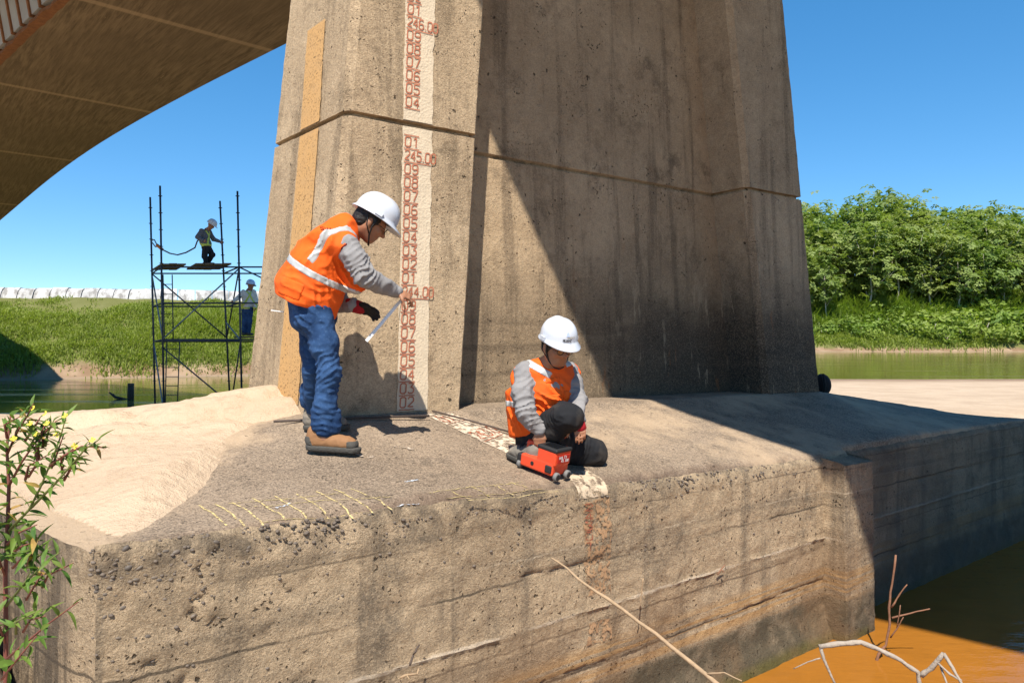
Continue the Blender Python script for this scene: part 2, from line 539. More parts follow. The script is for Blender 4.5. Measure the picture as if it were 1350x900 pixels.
def ground_h(x, y):
    p3 = np.stack([x, y, np.zeros_like(x)], -1)
    d = np.stack([x - LC[0], y - LC[1]], -1)
    t = d @ BB; s = d @ UB
    nl = A(DL[1], -DL[0])                 # to the right of the left side
    dl = d @ nl
    # the sand bar
    z = np.interp(y, [0, 2.8, 3.5, 4.5, 5.2, 6, 7, 9, 12, 16, 19, 22, 60], [-.8, -.77, -.725, -.63, -.55, -.515, -.62, -.95, -1.35, -1.87, -2.28, -3.0, -3.6])
    z = z - .045 * np.clip(-2.0 - x, 0, 6) + .03 * sst(4.4, 3.2, y)
    amp = np.interp(x, [-6, -3, -1.6, -1.2], [0, .05, .19, .19])
    z = z + amp * np.exp(-((y - 5.65 - .12 * (x + 1.6)) / .42) ** 2)
    # broken crust on the face of the mound
    m = np.exp(-((y - 5.28 - .10 * (x + 1.6)) / .33) ** 2) * sst(-4.2, -3.0, x) * (1 - sst(-1.75, -1.5, x))
    cr = fbm(p3 * A(1, 1.6, 1), 2.6, 4, 5)
    z = z + m * (.05 * sst(-.03, .01, cr) + .035 * sst(.13, .155, cr) - .04) + m * .022 * fbm(p3, 9, 3, 9)
    z = z + .014 * fbm(p3, 1.7, 4, 3) + .012 * fbm(p3, 5, 3, 4)
    # bare concrete to the right of the sand edge
    edge = -1.74 + .10 * fbm(p3, 1.6, 3, 21) + .28 * sst(4.9, 5.4, y) - .10 * sst(3.3, 2.9, y)
    near = 1 - sst(8.5, 10.5, y - .6 * np.clip(x - 2, 0, 6))
    z = z - near * np.clip((x - edge) * .42, -.02, .42) - .45 * sst(0, 2.5, x) * (1 - sst(11, 16, y))
    # right part of the bar: reaches out to the far shore
    zr = np.interp(y, [0, 10, 15, 40, 46.5, 50, 62], [-1.9, -1.75, -1.66, -2.12, -2.36, -2.8, -3.6]) + .02 * fbm(p3, .5, 4, 8)
    wr = sst(3, 9, x)
    wr = np.maximum(wr, sst(2.5, 4.5, x) * sst(11, 14, y))
    z = z * (1 - wr) + zr * wr
    # outside the footing: pond bed in front, lower sand on the left
    q = d @ DL
    zf = np.interp(x + .35 * y, [-3, -1, 0.6, 2.0, 4], [-1.5, -1.62, -1.95, -2.6, -3.3])
    zl = -1.66 + .95 * np.clip(q - .22, 0, .75) + .05 * fbm(p3, 3, 3, 12)
    out = np.where(dl < t, zl * sst(.02, -.25, dl) + zf * (1 - sst(.02, -.25, dl)), zf)
    out = np.where(t < 0, np.where(dl < 0, np.minimum(zl, -1.5), zf), out)
    mg = .05 + .4 * sst(3.5, 5, s)
    w = sst(0, 1, (np.minimum(t, dl) - mg) / (.09 + .3 * sst(3.5, 5, s)))
    w = w * (1 - sst(11.0, 13.5, s) * (1 - sst(.2, 4, t)))
    dk = deck_z(x, y) - CZ
    inn = (t > -.1) & (t < 4) & (s < 10.8) & (y < 7)
    z = np.where(inn, dk + (z - dk) * np.where(z > dk, sst(.04, .75, np.minimum(t, dl)), 1), z)
    z = out * (1 - w) + z * w
    # far banks
    by = bank_y(x)
    dd = y - by
    top = np.interp(x, [-400, -5, 25, 60], [2.72, 3.5, 9.5, 10.0])
    wid = np.interp(x, [-5, 25], [13.5, 34])
    b = -3.2 + (dd + 8) * .1
    b = np.where(dd > 0, -2.42 + .55 * sst(0, 1.1, dd) + (top + 1.9) * np.clip((dd - .4) / wid, 0, 1) ** .85, b)
    b = b + (dd > .2) * (.16 * fbm(p3, .55, 4, 14) + .05 * fbm(p3, 2.1, 3, 15)) * np.clip(dd, 0, 1)
    b = b + np.clip(dd - wid, 0, 200) * .02 * sst(5, 30, x)
    wfar = sst(-10, -7.5, dd)
    z = z * (1 - wfar) + b * wfar
    return CZ + z

def spaced(*segs):
    out = []
    for a, b, st in segs:
        out.append(np.arange(a, b - 1e-6, st))
    return np.concatenate(out + [[segs[-1][1]]])
gx = spaced((-1500, -300, 150), (-300, -60, 20), (-60, -10, .6), (-10, -5, .2), (-5, -1, .045), (-1, 9, .18), (9, 70, 1.3), (70, 300, 20), (300, 1500, 150))
gy = spaced((-60, -2, 4), (-2, 2.4, .25), (2.4, 7, .04), (7, 20, .16), (20, 72, .45), (72, 235, 2.5), (235, 2500, 150))
XX, YY = np.meshgrid(gx, gy)
ZZ = ground_h(XX, YY)
gv = np.stack([XX, YY, ZZ], -1).reshape(-1, 3)
ground = obj("ground", mesh_np("ground", gv, grid_quads(len(gy), len(gx))), M_SAND)
tag(ground, "pale sand bar and earth river banks", "ground", kind="structure")

def gz(x, y):
    return float(ground_h(np.array([x], float), np.array([y], float))[0])

def sheet(name, x0, x1, y0, y1, z, mat):
    return obj(name, mesh_np(name, [[x0, y0, z], [x1, y0, z], [x1, y1, z], [x0, y1, z]], [[0, 1, 2, 3]], smooth=False), mat)
river = tag(sheet("river", -900, 900, 13.5, 420, 0.0, M_RIVER), "calm green river behind the sand bar", "river", kind="structure")
pond = tag(sheet("pond", -.5, 14.0, -12, 13.3, 0.0, M_POND), "muddy orange pool in front of the footing", "pool", kind="structure")

# ------------------------------------------------------------------ the footing
def skew(s, t):
    k = t / (DL @ BB)
    return LC[0] + UB[0] * s + DL[0] * k, LC[1] + UB[1] * s + DL[1] * k

NB3 = A(*(-BB), 0)
NL3 = A(-DL[1], DL[0], 0) * (1 if (-DL[1] * -1) < 0 else 1)
NL3 = A(*(-A(DL[1], -DL[0])), 0)       # outward normal of the left side

def joints(s, z):
    """recess of the board and pour joints on the front face (metres inwards)"""
    s3 = np.stack([s, np.zeros_like(s), z], -1)
    wob = .018 * fbm(s3, 1.3, 3, 40) + .004 * fbm(s3, 9, 2, 41)
    r = 0
    for zz, dep, sl in ((-1.335, .018, .006), (-1.955, .022, .004), (-1.03, .008, .004), (-1.70, .009, .0)):
        zl = CZ + zz + sl * (5.27 - s) + wob
        on = .35 + .65 * sst(-.1, .35, fbm(s3 * A(1, 1, 0) + zz * 7, .9, 3, 44))
        r = r + dep * on * np.exp(-((z - zl) / .009) ** 2)
        r = r + .010 * on * sst(0, .02, zl - z) * np.exp(-np.maximum(zl - z, 0) / .10)
    zl = CZ - 1.607 + wob * .5
    r = r - .012 * np.exp(-((z - zl) / .012) ** 2)       # proud seam
    return r

def warp(p, s, t, g):
    """erosion of the concrete: same field on every face so that edges close"""
    er = .045 + .04 * np.clip(fbm(p, 2.2, 3, 50) + .15, 0, 1)
    k = er * np.exp(-(t + g) / (er * .9))
    out = p.copy()
    out[..., 2] -= k * .55
    out[..., :2] += BB * (k * .75)[..., None]
    cor = .025 * np.exp(-np.abs(s) / .03)                 # the near corner is rounded off
    out[..., :2] += (UB * .8 + BB * .3) * (cor * sst(.3, .0, t))[..., None]
    amp = .004 + .012 * np.exp(-(t + g) / .22)
    out += vfield(p, 1, 7, 60) * amp[..., None]
    out += vfield(p, 1, 24, 70) * (.0035 + .0045 * np.exp(-(t + g) / .10))[..., None]
    return out

S_END = 11.0
s_cols = np.concatenate([np.arange(0, 5.8, .021), np.arange(5.8, S_END, .05), [S_END]])
# front face
zr_ = np.linspace(0, 1, 96) ** .92
SS, RR = np.meshgrid(s_cols, zr_)
ez = edge_z(SS)
ZB = -.35
ZF = ez + (ZB - ez) * RR
GG = ez - ZF
back = .085 * sst(5.70, 5.745, SS)
pf = np.stack([LC[0] + UB[0] * SS + BB[0] * back, LC[1] + UB[1] * SS + BB[1] * back, ZF], -1)
jr = joints(SS, ZF) * sst(0, .1, GG)
rough = .013 * fbm(pf, 11, 3, 81) * sst(.02, .1, GG)
pitn = fbm(pf, 17, 2, 83)
rough = rough - .016 * sst(.42, .6, pitn) * sst(.0, .1, GG) * (1.2 - .9 * sst(0, 1.8, SS))
foot = -.09 * sst(.22, -.05, ZF) * (1 - sst(5.6, 5.75, SS))     # spread toe at the water
pw = warp(pf, SS, np.zeros_like(SS), GG)
pw[..., :2] += BB * (jr - rough + foot)[..., None]
# top
t_rows = np.concatenate([np.arange(0, .3, .02), np.arange(.3, 1.8, .04), np.arange(1.8, 4.4, .13)])
ST, TT = np.meshgrid(s_cols, t_rows)
tx, ty = skew(ST, TT)
back2 = .085 * sst(5.70, 5.745, ST) * np.exp(-TT / .3)
tx = tx + BB[0] * back2; ty = ty + BB[1] * back2
pt = np.stack([tx, ty, deck_z(tx, ty)], -1)
pt[0, :, 2] = edge_z(s_cols)
pt = warp(pt, ST, TT, np.zeros_like(TT))
pt[..., 2] -= .05 * sst(10.2, 11, ST)
# left side
zc = np.linspace(0, 1, 70)
tl = np.arange(0, 3.2, .03)
TL, RL = np.meshgrid(tl, zc)
lx, ly = skew(np.zeros_like(TL), TL)
zt = deck_z(lx, ly); zt[:, 0] = edge_z(0)
ZL = zt + (ZB + .4 - zt) * RL
pl = np.stack([lx, ly, ZL], -1)
gl = zt - ZL
plw = warp(pl, np.zeros_like(TL), TL, gl)
plw[..., :2] += (NL3[:2] * -1) * (.05 * sst(-.1, .5, fbm(pl * A(1, 1, .12), 5, 3, 90)) * sst(0, .2, gl))[..., None]

foot_root = None
def shift_root(v): return v - A(LC[0], LC[1], 0)
nf, nt_ = pw.reshape(-1, 3), pt.reshape(-1, 3)
nl_ = plw.reshape(-1, 3)
q1 = grid_quads(*SS.shape)[:, ::-1]
q2 = grid_quads(*ST.shape) + len(nf)
q3 = grid_quads(*TL.shape) + len(nf) + len(nt_)
allv = shift_root(np.concatenate([nf, nt_, nl_]))
mi = np.concatenate([np.zeros(len(q1)), np.ones(len(q2)), np.zeros(len(q3))])
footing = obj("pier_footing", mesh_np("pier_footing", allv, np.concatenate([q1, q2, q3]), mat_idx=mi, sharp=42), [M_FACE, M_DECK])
footing.location = (LC[0], LC[1], 0)
tag(footing, "massive weathered concrete footing carrying the bridge pier, orange water at its foot", "footing")

def deck_surf(x, y, lift=.0):
    """point on the finished (eroded) top above plan point x, y"""
    p = np.array([[x, y, float(deck_z(np.array([x]), np.array([y]))[0])]])
    d = p[:, :2] - LC
    t = np.maximum(d @ BB, 0); s_ = d @ UB + t / (DL @ BB) * -(DL @ UB)
    w = warp(p, s_, t, np.zeros(1))[0]
    return w + A(0, 0, lift)

def face_surf(s, z, lift=.0):
    """point on the finished front face"""
    s = np.array([float(s)]); z = np.array([float(z)])
    g_ = edge_z(s) - z
    p = np.stack([LC[0] + UB[0] * s, LC[1] + UB[1] * s, z], -1)
    j = joints(s, z) * sst(0, .1, g_)
    r_ = .013 * fbm(p, 11, 3, 81) * sst(.02, .1, g_)
    w = warp(p, s, np.zeros(1), np.maximum(g_, 0))
    w[..., :2] += BB * (j - r_ - lift)[..., None]
    return w[0]

# pilaster on the front face
def front_pt(s, out, z):
    return A(LC[0] + UB[0] * s - BB[0] * out, LC[1] + UB[1] * s - BB[1] * out, z)
sp_ = np.concatenate([[5.27] * 6, np.linspace(5.285, 5.715, 30), [5.74] * 6])
op_ = np.concatenate([np.linspace(-.06, .165, 6), np.full(30, .175), np.linspace(.165, -.12, 6)])
zz_ = np.linspace(0, 1, 110)
SP, ZP = np.meshgrid(sp_, zz_)
OP, _ = np.meshgrid(op_, zz_)
zt_ = edge_z(SP) - .035 - .03 * np.exp(-((OP - .175) / .05) ** 2)
ZPP = zt_ + (ZB - zt_) * ZP
OPP = OP * (1 + .12 * ZP)
pp = np.stack([LC[0] + UB[0] * SP - BB[0] * OPP, LC[1] + UB[1] * SP - BB[1] * OPP, ZPP], -1)
pp = pp + vfield(pp, .010, 8, 100) + vfield(pp, .006, 26, 105)
# closing cap that leans back into the top
capr = pp[0].copy(); capb = capr.copy(); capb[:, :2] += BB * .28; capb[:, 2] = deck_z(capb[:, 0], capb[:, 1]) - .06
pp = np.concatenate([capb[None], pp])
pil = obj("pilaster", mesh_np("pilaster", pp.reshape(-1, 3) - A(LC[0], LC[1], 0), grid_quads(*pp.shape[:2])[:, ::-1], sharp=35), M_FACE, footing)
pil["label"] = "shallow pilaster standing proud of the footing face"

# ------------------------------------------------------------------ the pier
C0 = A(-1.162, 5.15)      # near corner at the joint level
KU, KB = .096, .042       # batter along the axis and at the front

def leg_ring(sgn, origin, w, dep, z):
    """plan outline of a leg at height z: points and outward directions"""
    dz = z - ZG
    o = origin + UP_ * (sgn * KU * dz) + BP * (KB * dz)
    dep = dep - 2 * KB * dz
    skl = -.11 if sgn > 0 else 0
    ch = .055
    return [o + UP_ * ch, o + UP_ * (w - .015), o + UP_ * w + BP * .015, o + UP_ * w + BP * (dep - ch), o + UP_ * (w - ch) + BP * dep,
            o + UP_ * (ch + skl) + BP * dep, o + UP_ * skl + BP * (dep - ch), o + BP * ch]

def z_levels(z0, z1, st):
    zs = list(np.arange(z0, z1, st)) + [z1]
    zs = [z for z in zs if abs(z - ZG) > .032]
    return np.array(sorted(zs + [ZG - .026, ZG - .020, ZG - .013, ZG + .013, ZG + .018, ZG + .024]))

def leg(name, sgn, origin, w, dep, parent, z0, z1):
    zs = z_levels(z0, z1, .035)
    rows = []
    r0 = leg_ring(sgn, origin, w, dep, ZG)
    ns = [2 if np.linalg.norm(r0[(i + 1) % 8] - r0[i]) < .1 else int(np.linalg.norm(r0[(i + 1) % 8] - r0[i]) / .05) for i in range(8)]
    for z in zs:
        ring = leg_ring(sgn, origin, w, dep, z)
        cen = sum(ring) / len(ring)
        pts = []
        for i, p in enumerate(ring):
            q = ring[(i + 1) % len(ring)]
            n = ns[i]
            for k in range(n):
                pts.append(p + (q - p) * k / n)
        pts = np.array(pts)
        if abs(z - ZG) < .014:
            pts = pts + (cen - pts) / np.linalg.norm(cen - pts, axis=1)[:, None] * .05
        rows.append(np.concatenate([pts, np.full((len(pts), 1), z)], 1))
    v = np.array(rows)
    nr, nc = v.shape[:2]
    v = v + vfield(v, .004, 3, 110) + vfield(v, .004, 16, 120)
    i = np.arange(nr - 1)[:, None] * nc + np.arange(nc)[None, :]
    j = np.arange(nr - 1)[:, None] * nc + ((np.arange(nc) + 1) % nc)[None, :]
    q = np.stack([i, j, j + nc, i + nc], -1).reshape(-1, 4)
    return obj(name, mesh_np(name, rel(v.reshape(-1, 3), parent), q, sharp=24), M_PIER if sgn > 0 else M_PIER2, parent)

pier = thing("bridge_pier", (BC[0] + 2, BC[1] + 2, CZ - .5), "tall tapered concrete bridge pier with painted red-on-white water level gauge", "pier")
Z0P, Z1P = CZ - .85, CZ + 7.5
LEGW, LEGD = 1.085, 1.24
R0 = A(2.455, 7.72)
leg("leg", 1, C0, LEGW, LEGD, pier, Z0P, Z1P)
leg("leg", -1, R0, .97, LEGD, pier, Z0P, Z1P)
# recessed web between the legs
zs = z_levels(Z0P, Z1P, .045)
nw = 84
rows = []
for z in zs:
    dz = z - ZG
    a = C0 + UP_ * (LEGW - .12 + KU * dz) + BP * (.45 + KB * dz)
    b = R0 + UP_ * (.12 - KU * dz) + BP * (.45 + KB * dz)
    k = np.linspace(0, 1, nw)[:, None]
    pts = a * (1 - k) + b * k
    if abs(z - ZG) < .014: pts = pts + BP * .045
    rows.append(np.concatenate([pts, np.full((nw, 1), z)], 1))
wv = np.array(rows)
wv = wv + vfield(wv, .004, 2.5, 130) + vfield(wv, .003, 14, 140)
bk = wv.copy(); bk[..., :2] += BP * .36
nr = len(zs)
q = np.concatenate([grid_quads(nr, nw), grid_quads(nr, nw)[:, ::-1] + nr * nw])
obj("web", mesh_np("web", rel(np.concatenate([wv.reshape(-1, 3), bk.reshape(-1, 3)]), pier), q), M_WEB, pier)

# ------------------------------------------------------------------ the bridge girder
BG = math.radians(138.0)
BD = A(math.cos(BG), math.sin(BG)); BV = A(math.sin(BG), -math.cos(BG))
def gp(t, lat, z): return A(*(BD * t + BV * lat), CZ + z)
Z_DECK = 7.62
LAT_L, LAT_R = 4.7, 8.6
def sof(t):
    return float(np.mean([sof0(t + k) for k in np.linspace(-4, 4, 17)]))
def sof0(t):
    return float(np.interp(t, [-50, -25, 0, 8, 14.6, 21, 24.8, 28.4, 32, 36.3, 42, 60, 110], [5.0, 5.9, 6.3, 6.38, 6.39, 6.37, 6.22, 6.0, 5.55, 4.95, 4.3, 3.9, 3.9]))
def slab_r(t):
    return float(np.interp(t, [-60, 16, 26, 40, 120], [9.9, 9.9, 10.3, 10.4, 10.4]))
SLAB_L = 1.52
girder = thing("bridge_girder", tuple(gp(4.3, 6.2, 6.3)), "haunched brown concrete bridge girder overhead with board-marked underside", "girder")
ts = np.arange(-40, 96, 1.0)
rows = []
for t in ts:
    z = sof(t)
    rows.append([gp(t, LAT_L - .15, Z_DECK - .2), gp(t, LAT_L, z + .05), gp(t, LAT_L + .05, z), gp(t, LAT_R - .05, z), gp(t, LAT_R, z + .05), gp(t, LAT_R + .15, Z_DECK - .2)])
rows = np.array(rows)
obj("box", mesh_np("box", rel(rows.reshape(-1, 3), girder), grid_quads(len(ts), 6), smooth=True, sharp=30), M_SOFF, girder)
tt_ = np.concatenate([[-60], np.arange(0, 60, 3.0), [120]])
rows = np.array([[gp(t, SLAB_L, Z_DECK + .25), gp(t, SLAB_L, Z_DECK), gp(t, LAT_L - .15, Z_DECK - .19), gp(t, LAT_R + .15, Z_DECK - .19), gp(t, slab_r(t), Z_DECK), gp(t, slab_r(t), Z_DECK + .25), gp(t, SLAB_L, Z_DECK + .25)] for t in tt_])
obj("deck_slab", mesh_np("deck_slab", rel(rows.reshape(-1, 3), girder), grid_quads(len(tt_), 7), smooth=False), M_GIRD, girder)
# steel-grey side panels with rusty joints on the near flank of the box, rusted lip below
M_PANEL = plain("girder_panel_grey", (.30, .29, .27), .7, .25, 3, bump=.004, bscale=25)
M_RUST = plain("rust", (.20, .08, .03), .9, .6, 9, bump=.01, bscale=40)
pw_ = .62
for k in range(44):
    t0 = 6 + k * pw_; t1 = t0 + pw_ - .11
    mb = MB()
    zz0, zz1 = sof(t0) + .16, sof(t1) + .16
    pr = [gp(t0, LAT_L - .02, zz0), gp(t1, LAT_L - .02, zz1), gp(t1, LAT_L - .13, zz1), gp(t0, LAT_L - .13, zz0),
          gp(t0, LAT_L - .16, Z_DECK - .25), gp(t1, LAT_L - .16, Z_DECK - .25), gp(t1, LAT_L - .27, Z_DECK - .25), gp(t0, LAT_L - .27, Z_DECK - .25)]
    mb.hexa(pr).build("panel", M_PANEL, girder)
    mb = MB()
    mb.hexa([gp(t1 + .01, LAT_L - .01, zz1 - .03), gp(t1 + .09, LAT_L - .01, zz1 - .03), gp(t1 + .09, LAT_L - .16, zz1 - .03), gp(t1 + .01, LAT_L - .16, zz1 - .03),
             gp(t1 + .01, LAT_L - .15, Z_DECK - .26), gp(t1 + .09, LAT_L - .15, Z_DECK - .26), gp(t1 + .09, LAT_L - .30, Z_DECK - .26), gp(t1 + .01, LAT_L - .30, Z_DECK - .26)])
    mb.build("rib", M_RUST, girder)
tl_ = np.arange(2, 40, .22)
v = []
for i, t in enumerate(tl_):
    z = sof(t) + .02; a_, b_, c_ = rng.uniform(0, .06), rng.uniform(0, .07), rng.uniform(.05, .12)
    v.append([gp(t, LAT_L + .02 + c_ * .5, z - .025), gp(t, LAT_L - .10 - a_, z - .02 - b_ * .4), gp(t, LAT_L - .08 - a_, z + .06)])
v = np.array(v)
obj("rusted_lip", mesh_np("rusted_lip", rel(v.reshape(-1, 3), girder), grid_quads(len(tl_), 3), smooth=False), M_RUST, girder)
# ------------------------------------------------------------------ paint on the pier
M_WHITE = plain("gauge_white_paint", (.56, .465, .34), .85, .22, 9, bump=.006, bscale=60)
M_REDP = plain("gauge_red_paint", (.40, .135, .075), .85, .35, 25, bump=.004, bscale=60)
def worn(name, col, dens, scale, col2=None):
    g = G(name)
    n = g.noise(scale, 5, .65)
    m = g.mr(n, dens - .08, dens + .08)
    c = g.mix(g.noise(9, 4), col, col2 or tuple(x * .7 for x in col))
    tr = g.node("ShaderNodeBsdfTransparent").outputs[0]
    mx = g.node("ShaderNodeMixShader")
    g.put(mx.inputs[0], m)
    g.nt.links.new(tr, mx.inputs[1]); g.nt.links.new(g.bsdf(c, .9, None, .2), mx.inputs[2])
    return g.out(mx.outputs[0])
M_ORST = worn("orange_stripe_paint", (.52, .30, .115), .395, 70, (.43, .27, .13))
M_WORNW = worn("worn_white_paint", (.62, .52, .41), .485, 22, (.52, .42, .32))
M_WORNR = worn("worn_red_paint", (.34, .12, .07), .46, 45)
M_CHALK = worn("yellow_chalk", (.66, .53, .25), .475, 60)
M_BLUEC = worn("blue_chalk", (.42, .52, .66), .50, 60, (.7, .7, .7))
M_TANP = worn("tan_faded_paint", (.40, .255, .145), .52, 30, (.33, .2, .11))

DIG = {  # stencil strokes on a 1 x 2 cell
 '0': [[(0, .25), (0, 1.75), (.25, 2), (.75, 2), (1, 1.75), (1, .25), (.75, 0), (.25, 0), (0, .25)]],
 '1': [[(.15, 1.6), (.6, 2), (.6, 0)]],
 '2': [[(0, 1.6), (.2, 2), (.8, 2), (1, 1.7), (1, 1.2), (0, .1), (1, .1)]],
 '3': [[(0, 2), (1, 2), (.45, 1.15), (.8, 1.1), (1, .8), (1, .3), (.75, 0), (.2, 0), (0, .25)]],
 '4': [[(.75, 0), (.75, 2), (0, .6), (1.05, .6)]],
 '5': [[(1, 2), (.08, 2), (.05, 1.1), (.7, 1.2), (1, .9), (1, .3), (.75, 0), (.2, 0), (0, .25)]],
 '6': [[(.95, 1.8), (.7, 2), (.3, 2), (0, 1.6), (0, .3), (.25, 0), (.75, 0), (1, .3), (1, .8), (.75, 1.1), (.05, 1.0)]],
 '7': [[(0, 2), (1, 2), (.4, 0)]],
 '8': [[(.25, 1.1), (.05, 1.4), (.05, 1.75), (.3, 2), (.7, 2), (.95, 1.75), (.95, 1.4), (.75, 1.1), (.25, 1.1), (0, .8), (0, .25), (.25, 0), (.75, 0), (1, .25), (1, .8), (.75, 1.1)]],
 '9': [[(.05, .2), (.3, 0), (.7, 0), (1, .4), (1, 1.7), (.75, 2), (.25, 2), (0, 1.7), (0, 1.2), (.25, .9), (.95, 1.0)]],
 '.': [[(.4, 0), (.4, .22)]],
 'O': [[(0, .25), (0, 1.75), (.25, 2), (.75, 2), (1, 1.75), (1, .25), (.75, 0), (.25, 0), (0, .25)]], 'B': [[(0, 0), (0, 2), (.8, 2), (1, 1.6), (.7, 1.1), (1, .7), (.8, 0), (0, 0)]],
 'H': [[(0, 0), (0, 2)], [(1, 0), (1, 2)], [(0, 1), (1, 1)]], 'I': [[(.5, 0), (.5, 2)]], 'L': [[(0, 2), (0, 0), (.9, 0)]], 'T': [[(0, 2), (1, 2)], [(.5, 2), (.5, 0)]],
 'P': [[(0, 0), (0, 2), (.8, 2), (1, 1.7), (1, 1.2), (.8, .95), (0, .95)]], 'S': [[(1, 1.8), (.75, 2), (.2, 2), (0, 1.7), (0, 1.3), (1, .8), (1, .3), (.75, 0), (.2, 0), (0, .2)]],
 'A': [[(0, 0), (.5, 2), (1, 0)], [(.2, .7), (.8, .7)]], 'V': [[(0, 2), (.5, 0), (1, 2)]], 'U': [[(0, 2), (0, .25), (.25, 0), (.75, 0), (1, .25), (1, 2)]],
 'N': [[(0, 0), (0, 2), (1, 0), (1, 2)]], 'E': [[(1, 2), (0, 2), (0, 0), (1, 0)], [(0, 1), (.8, 1)]], 'R': [[(0, 0), (0, 2), (.8, 2), (1, 1.7), (1, 1.2), (.8, 1), (0, 1)], [(.5, 1), (1, 0)]],
 'C': [[(1, 1.7), (.75, 2), (.25, 2), (0, 1.7), (0, .3), (.25, 0), (.75, 0), (1, .3)]], 'M': [[(0, 0), (0, 2), (.5, .9), (1, 2), (1, 0)]], 'G': [[(1, 1.7), (.75, 2), (.25, 2), (0, 1.7), (0, .3), (.25, 0), (.75, 0), (1, .3), (1, .9), (.6, .9)]],
}
def write(mb, text, place, w, h, gap, sw):
    """strokes of text; place(a, b) gives the point a metres along, b metres up"""
    x = 0
    for ch in text:
        if ch == ' ':
            x += w + gap; continue
        cw = w * (.35 if ch in '.I' else 1)
        for st in DIG[ch]:
            pts = []
            for (p0, p1) in zip(st[:-1], st[1:]):
                p0 = A(*p0); p1 = A(*p1)
                for k in np.linspace(0, 1, 4)[:-1]:
                    pts.append(p0 * (1 - k) + p1 * k)
            pts.append(A(*st[-1]))
            ox = -.4 * w * (0 if ch not in '.I' else .5)
            P3 = [place(x + ox + q[0] * w, q[1] / 2 * h) for q in pts]
            e = 1e-3
            nor = np.cross(place(x + e, 0) - place(x, 0), place(x, e) - place(x, 0))
            mb.ribbon(P3, nrm(nor), sw)
        x += cw + gap
    return x

def legface(a, z, lift=.009):
    """front of the near leg: a metres right of the corner"""
    dz = z - ZG
    o = C0 + UP_ * (KU * dz + a) + BP * (KB * dz - lift)
    return A(o[0], o[1], z)
def legside(a, z, lift=.009):
    """left side of the near leg: a metres back from the corner"""
    dz = z - ZG
    o = C0 + UP_ * (KU * dz) + BP * (KB * dz)
    d = UP_ * -.11 + BP * (LEGD - 2 * KB * dz)
    L = np.linalg.norm(d); d = d / L
    n = A(-d[1], d[0]); n = n if n @ UP_ < 0 else -n
    o = o + d * a + n * lift
    return A(o[0], o[1], z)

def solve_px(fn, px, z):
    lo, hi = -.2, 1.6
    f = lambda a: fn(a, z)[0] / fn(a, z)[1] * FPX + 675 - px
    for _ in range(40):
        m = (lo + hi) / 2
        if f(lo) * f(m) <= 0: hi = m
        else: lo = m
    return (lo + hi) / 2
# white strip in two lengths, above and below the joint
def z_at(px, py, fn, it=6):
    z = CZ
    for _ in range(it):
        a = solve_px(fn, px, z); d = fn(a, z)[1]
        z = CZ + (450 - py) / FPX * d
    return z
def strip(fn, xl, xr, z0, z1, mat, name, parent, n=40, jit=.004, m=5):
    zs = np.linspace(z0, z1, n); v = []
    for z in zs:
        a, b = xl(z) + rng.normal(0, jit), xr(z) + rng.normal(0, jit)
        v.append([fn(a + (b - a) * k / m, z, .0065) for k in range(m + 1)])
    v = np.array(v).reshape(-1, 3)
    r = parent
    while r is not None:
        v = v - np.array(r.location); r = r.parent
    return obj(name, mesh_np(name, v, grid_quads(n, m + 1)), mat, parent)
zb0, zb1 = CZ - .50, ZG - .026
zt0, zt1 = ZG + .024, CZ + 3.3
GA = solve_px(legface, 529, CZ + 1.4)      # left border of the strip
def gl_(z): return GA + .085 * (ZG - z) * .62
g_lo = strip(legface, gl_, lambda z: gl_(z) + .245, zb0, zb1, M_WHITE, "gauge_strip", pier)
g_hi = strip(legface, gl_, lambda z: gl_(z) + .245, zt0, zt1, M_WHITE, "gauge_strip", pier)
g_lo["label"] = "white painted gauge strip below the joint with red numerals"
g_hi["label"] = "white painted gauge strip above the joint with red numerals"
Z245 = z_at(540, 214, legface)
def mark(z, text, wide=False):
    if abs(z - ZG) < .02: return
    par = g_lo if z < ZG - .02 else g_hi
    mb = MB()
    ln = .225 if wide else .125
    mb.ribbon([legface(gl_(z) + .01 + ln * k / 5, z + rng.normal(0, .001), .011) for k in range(6)], A(*(-BP), 0), .0075)
    hw = .044
    if text:
        x0 = gl_(z) + .018
        write(mb, text, lambda a, b: legface(x0 + a, z + .016 + b, .011), hw if not wide else .036, .072, .018 if not wide else .012, .0095)
    mb.build("numeral", M_REDP, par)
for whole in (245, 244):
    mark(Z245 + (whole - 245), str(whole) + ".00", True)
    for k in range(1, 10):
        z = Z245 + (whole - 245) + k * .1
        if whole == 245 and k == 2:
            mark(z, "")
            continue
        mark(z, "0%d" % k)
for k in range(2, 10):
    z = Z245 - 2 + k * .1
    if z > CZ - .49: mark(z, "0%d" % k)
mark(Z245 + 1, "246.00", True); mark(Z245 + 1.1, "01")
for k in range(2, 5): mark(Z245 + 1 + k * .1, "0%d" % k)
# orange stripe on the left side of the near leg
def osx(pxs, pys):
    return lambda z: float(np.interp(z, zsr, asr))
def edge_fn(pts):
    zs_, as_ = [], []
    for (px, py) in pts:
        z = z_at(px, py, legside); zs_.append(z); as_.append(solve_px(legside, px, z))
    o = np.argsort(zs_); zs_ = np.array(zs_)[o]; as_ = np.array(as_)[o]
    return lambda z: float(np.interp(z, zs_, as_))
oL = edge_fn([(405, 40), (396, 165), (386, 280), (366, 505)])
oR = edge_fn([(428, 28), (420, 165), (411, 280), (393, 520)])
strip(legside, oR, oL, CZ - .45, ZG - .026, M_ORST, "orange_stripe", pier, 50, .003)
strip(legside, oR, oL, ZG + .024, z_at(415, 34, legside), M_ORST, "orange_stripe", pier, 30, .003)

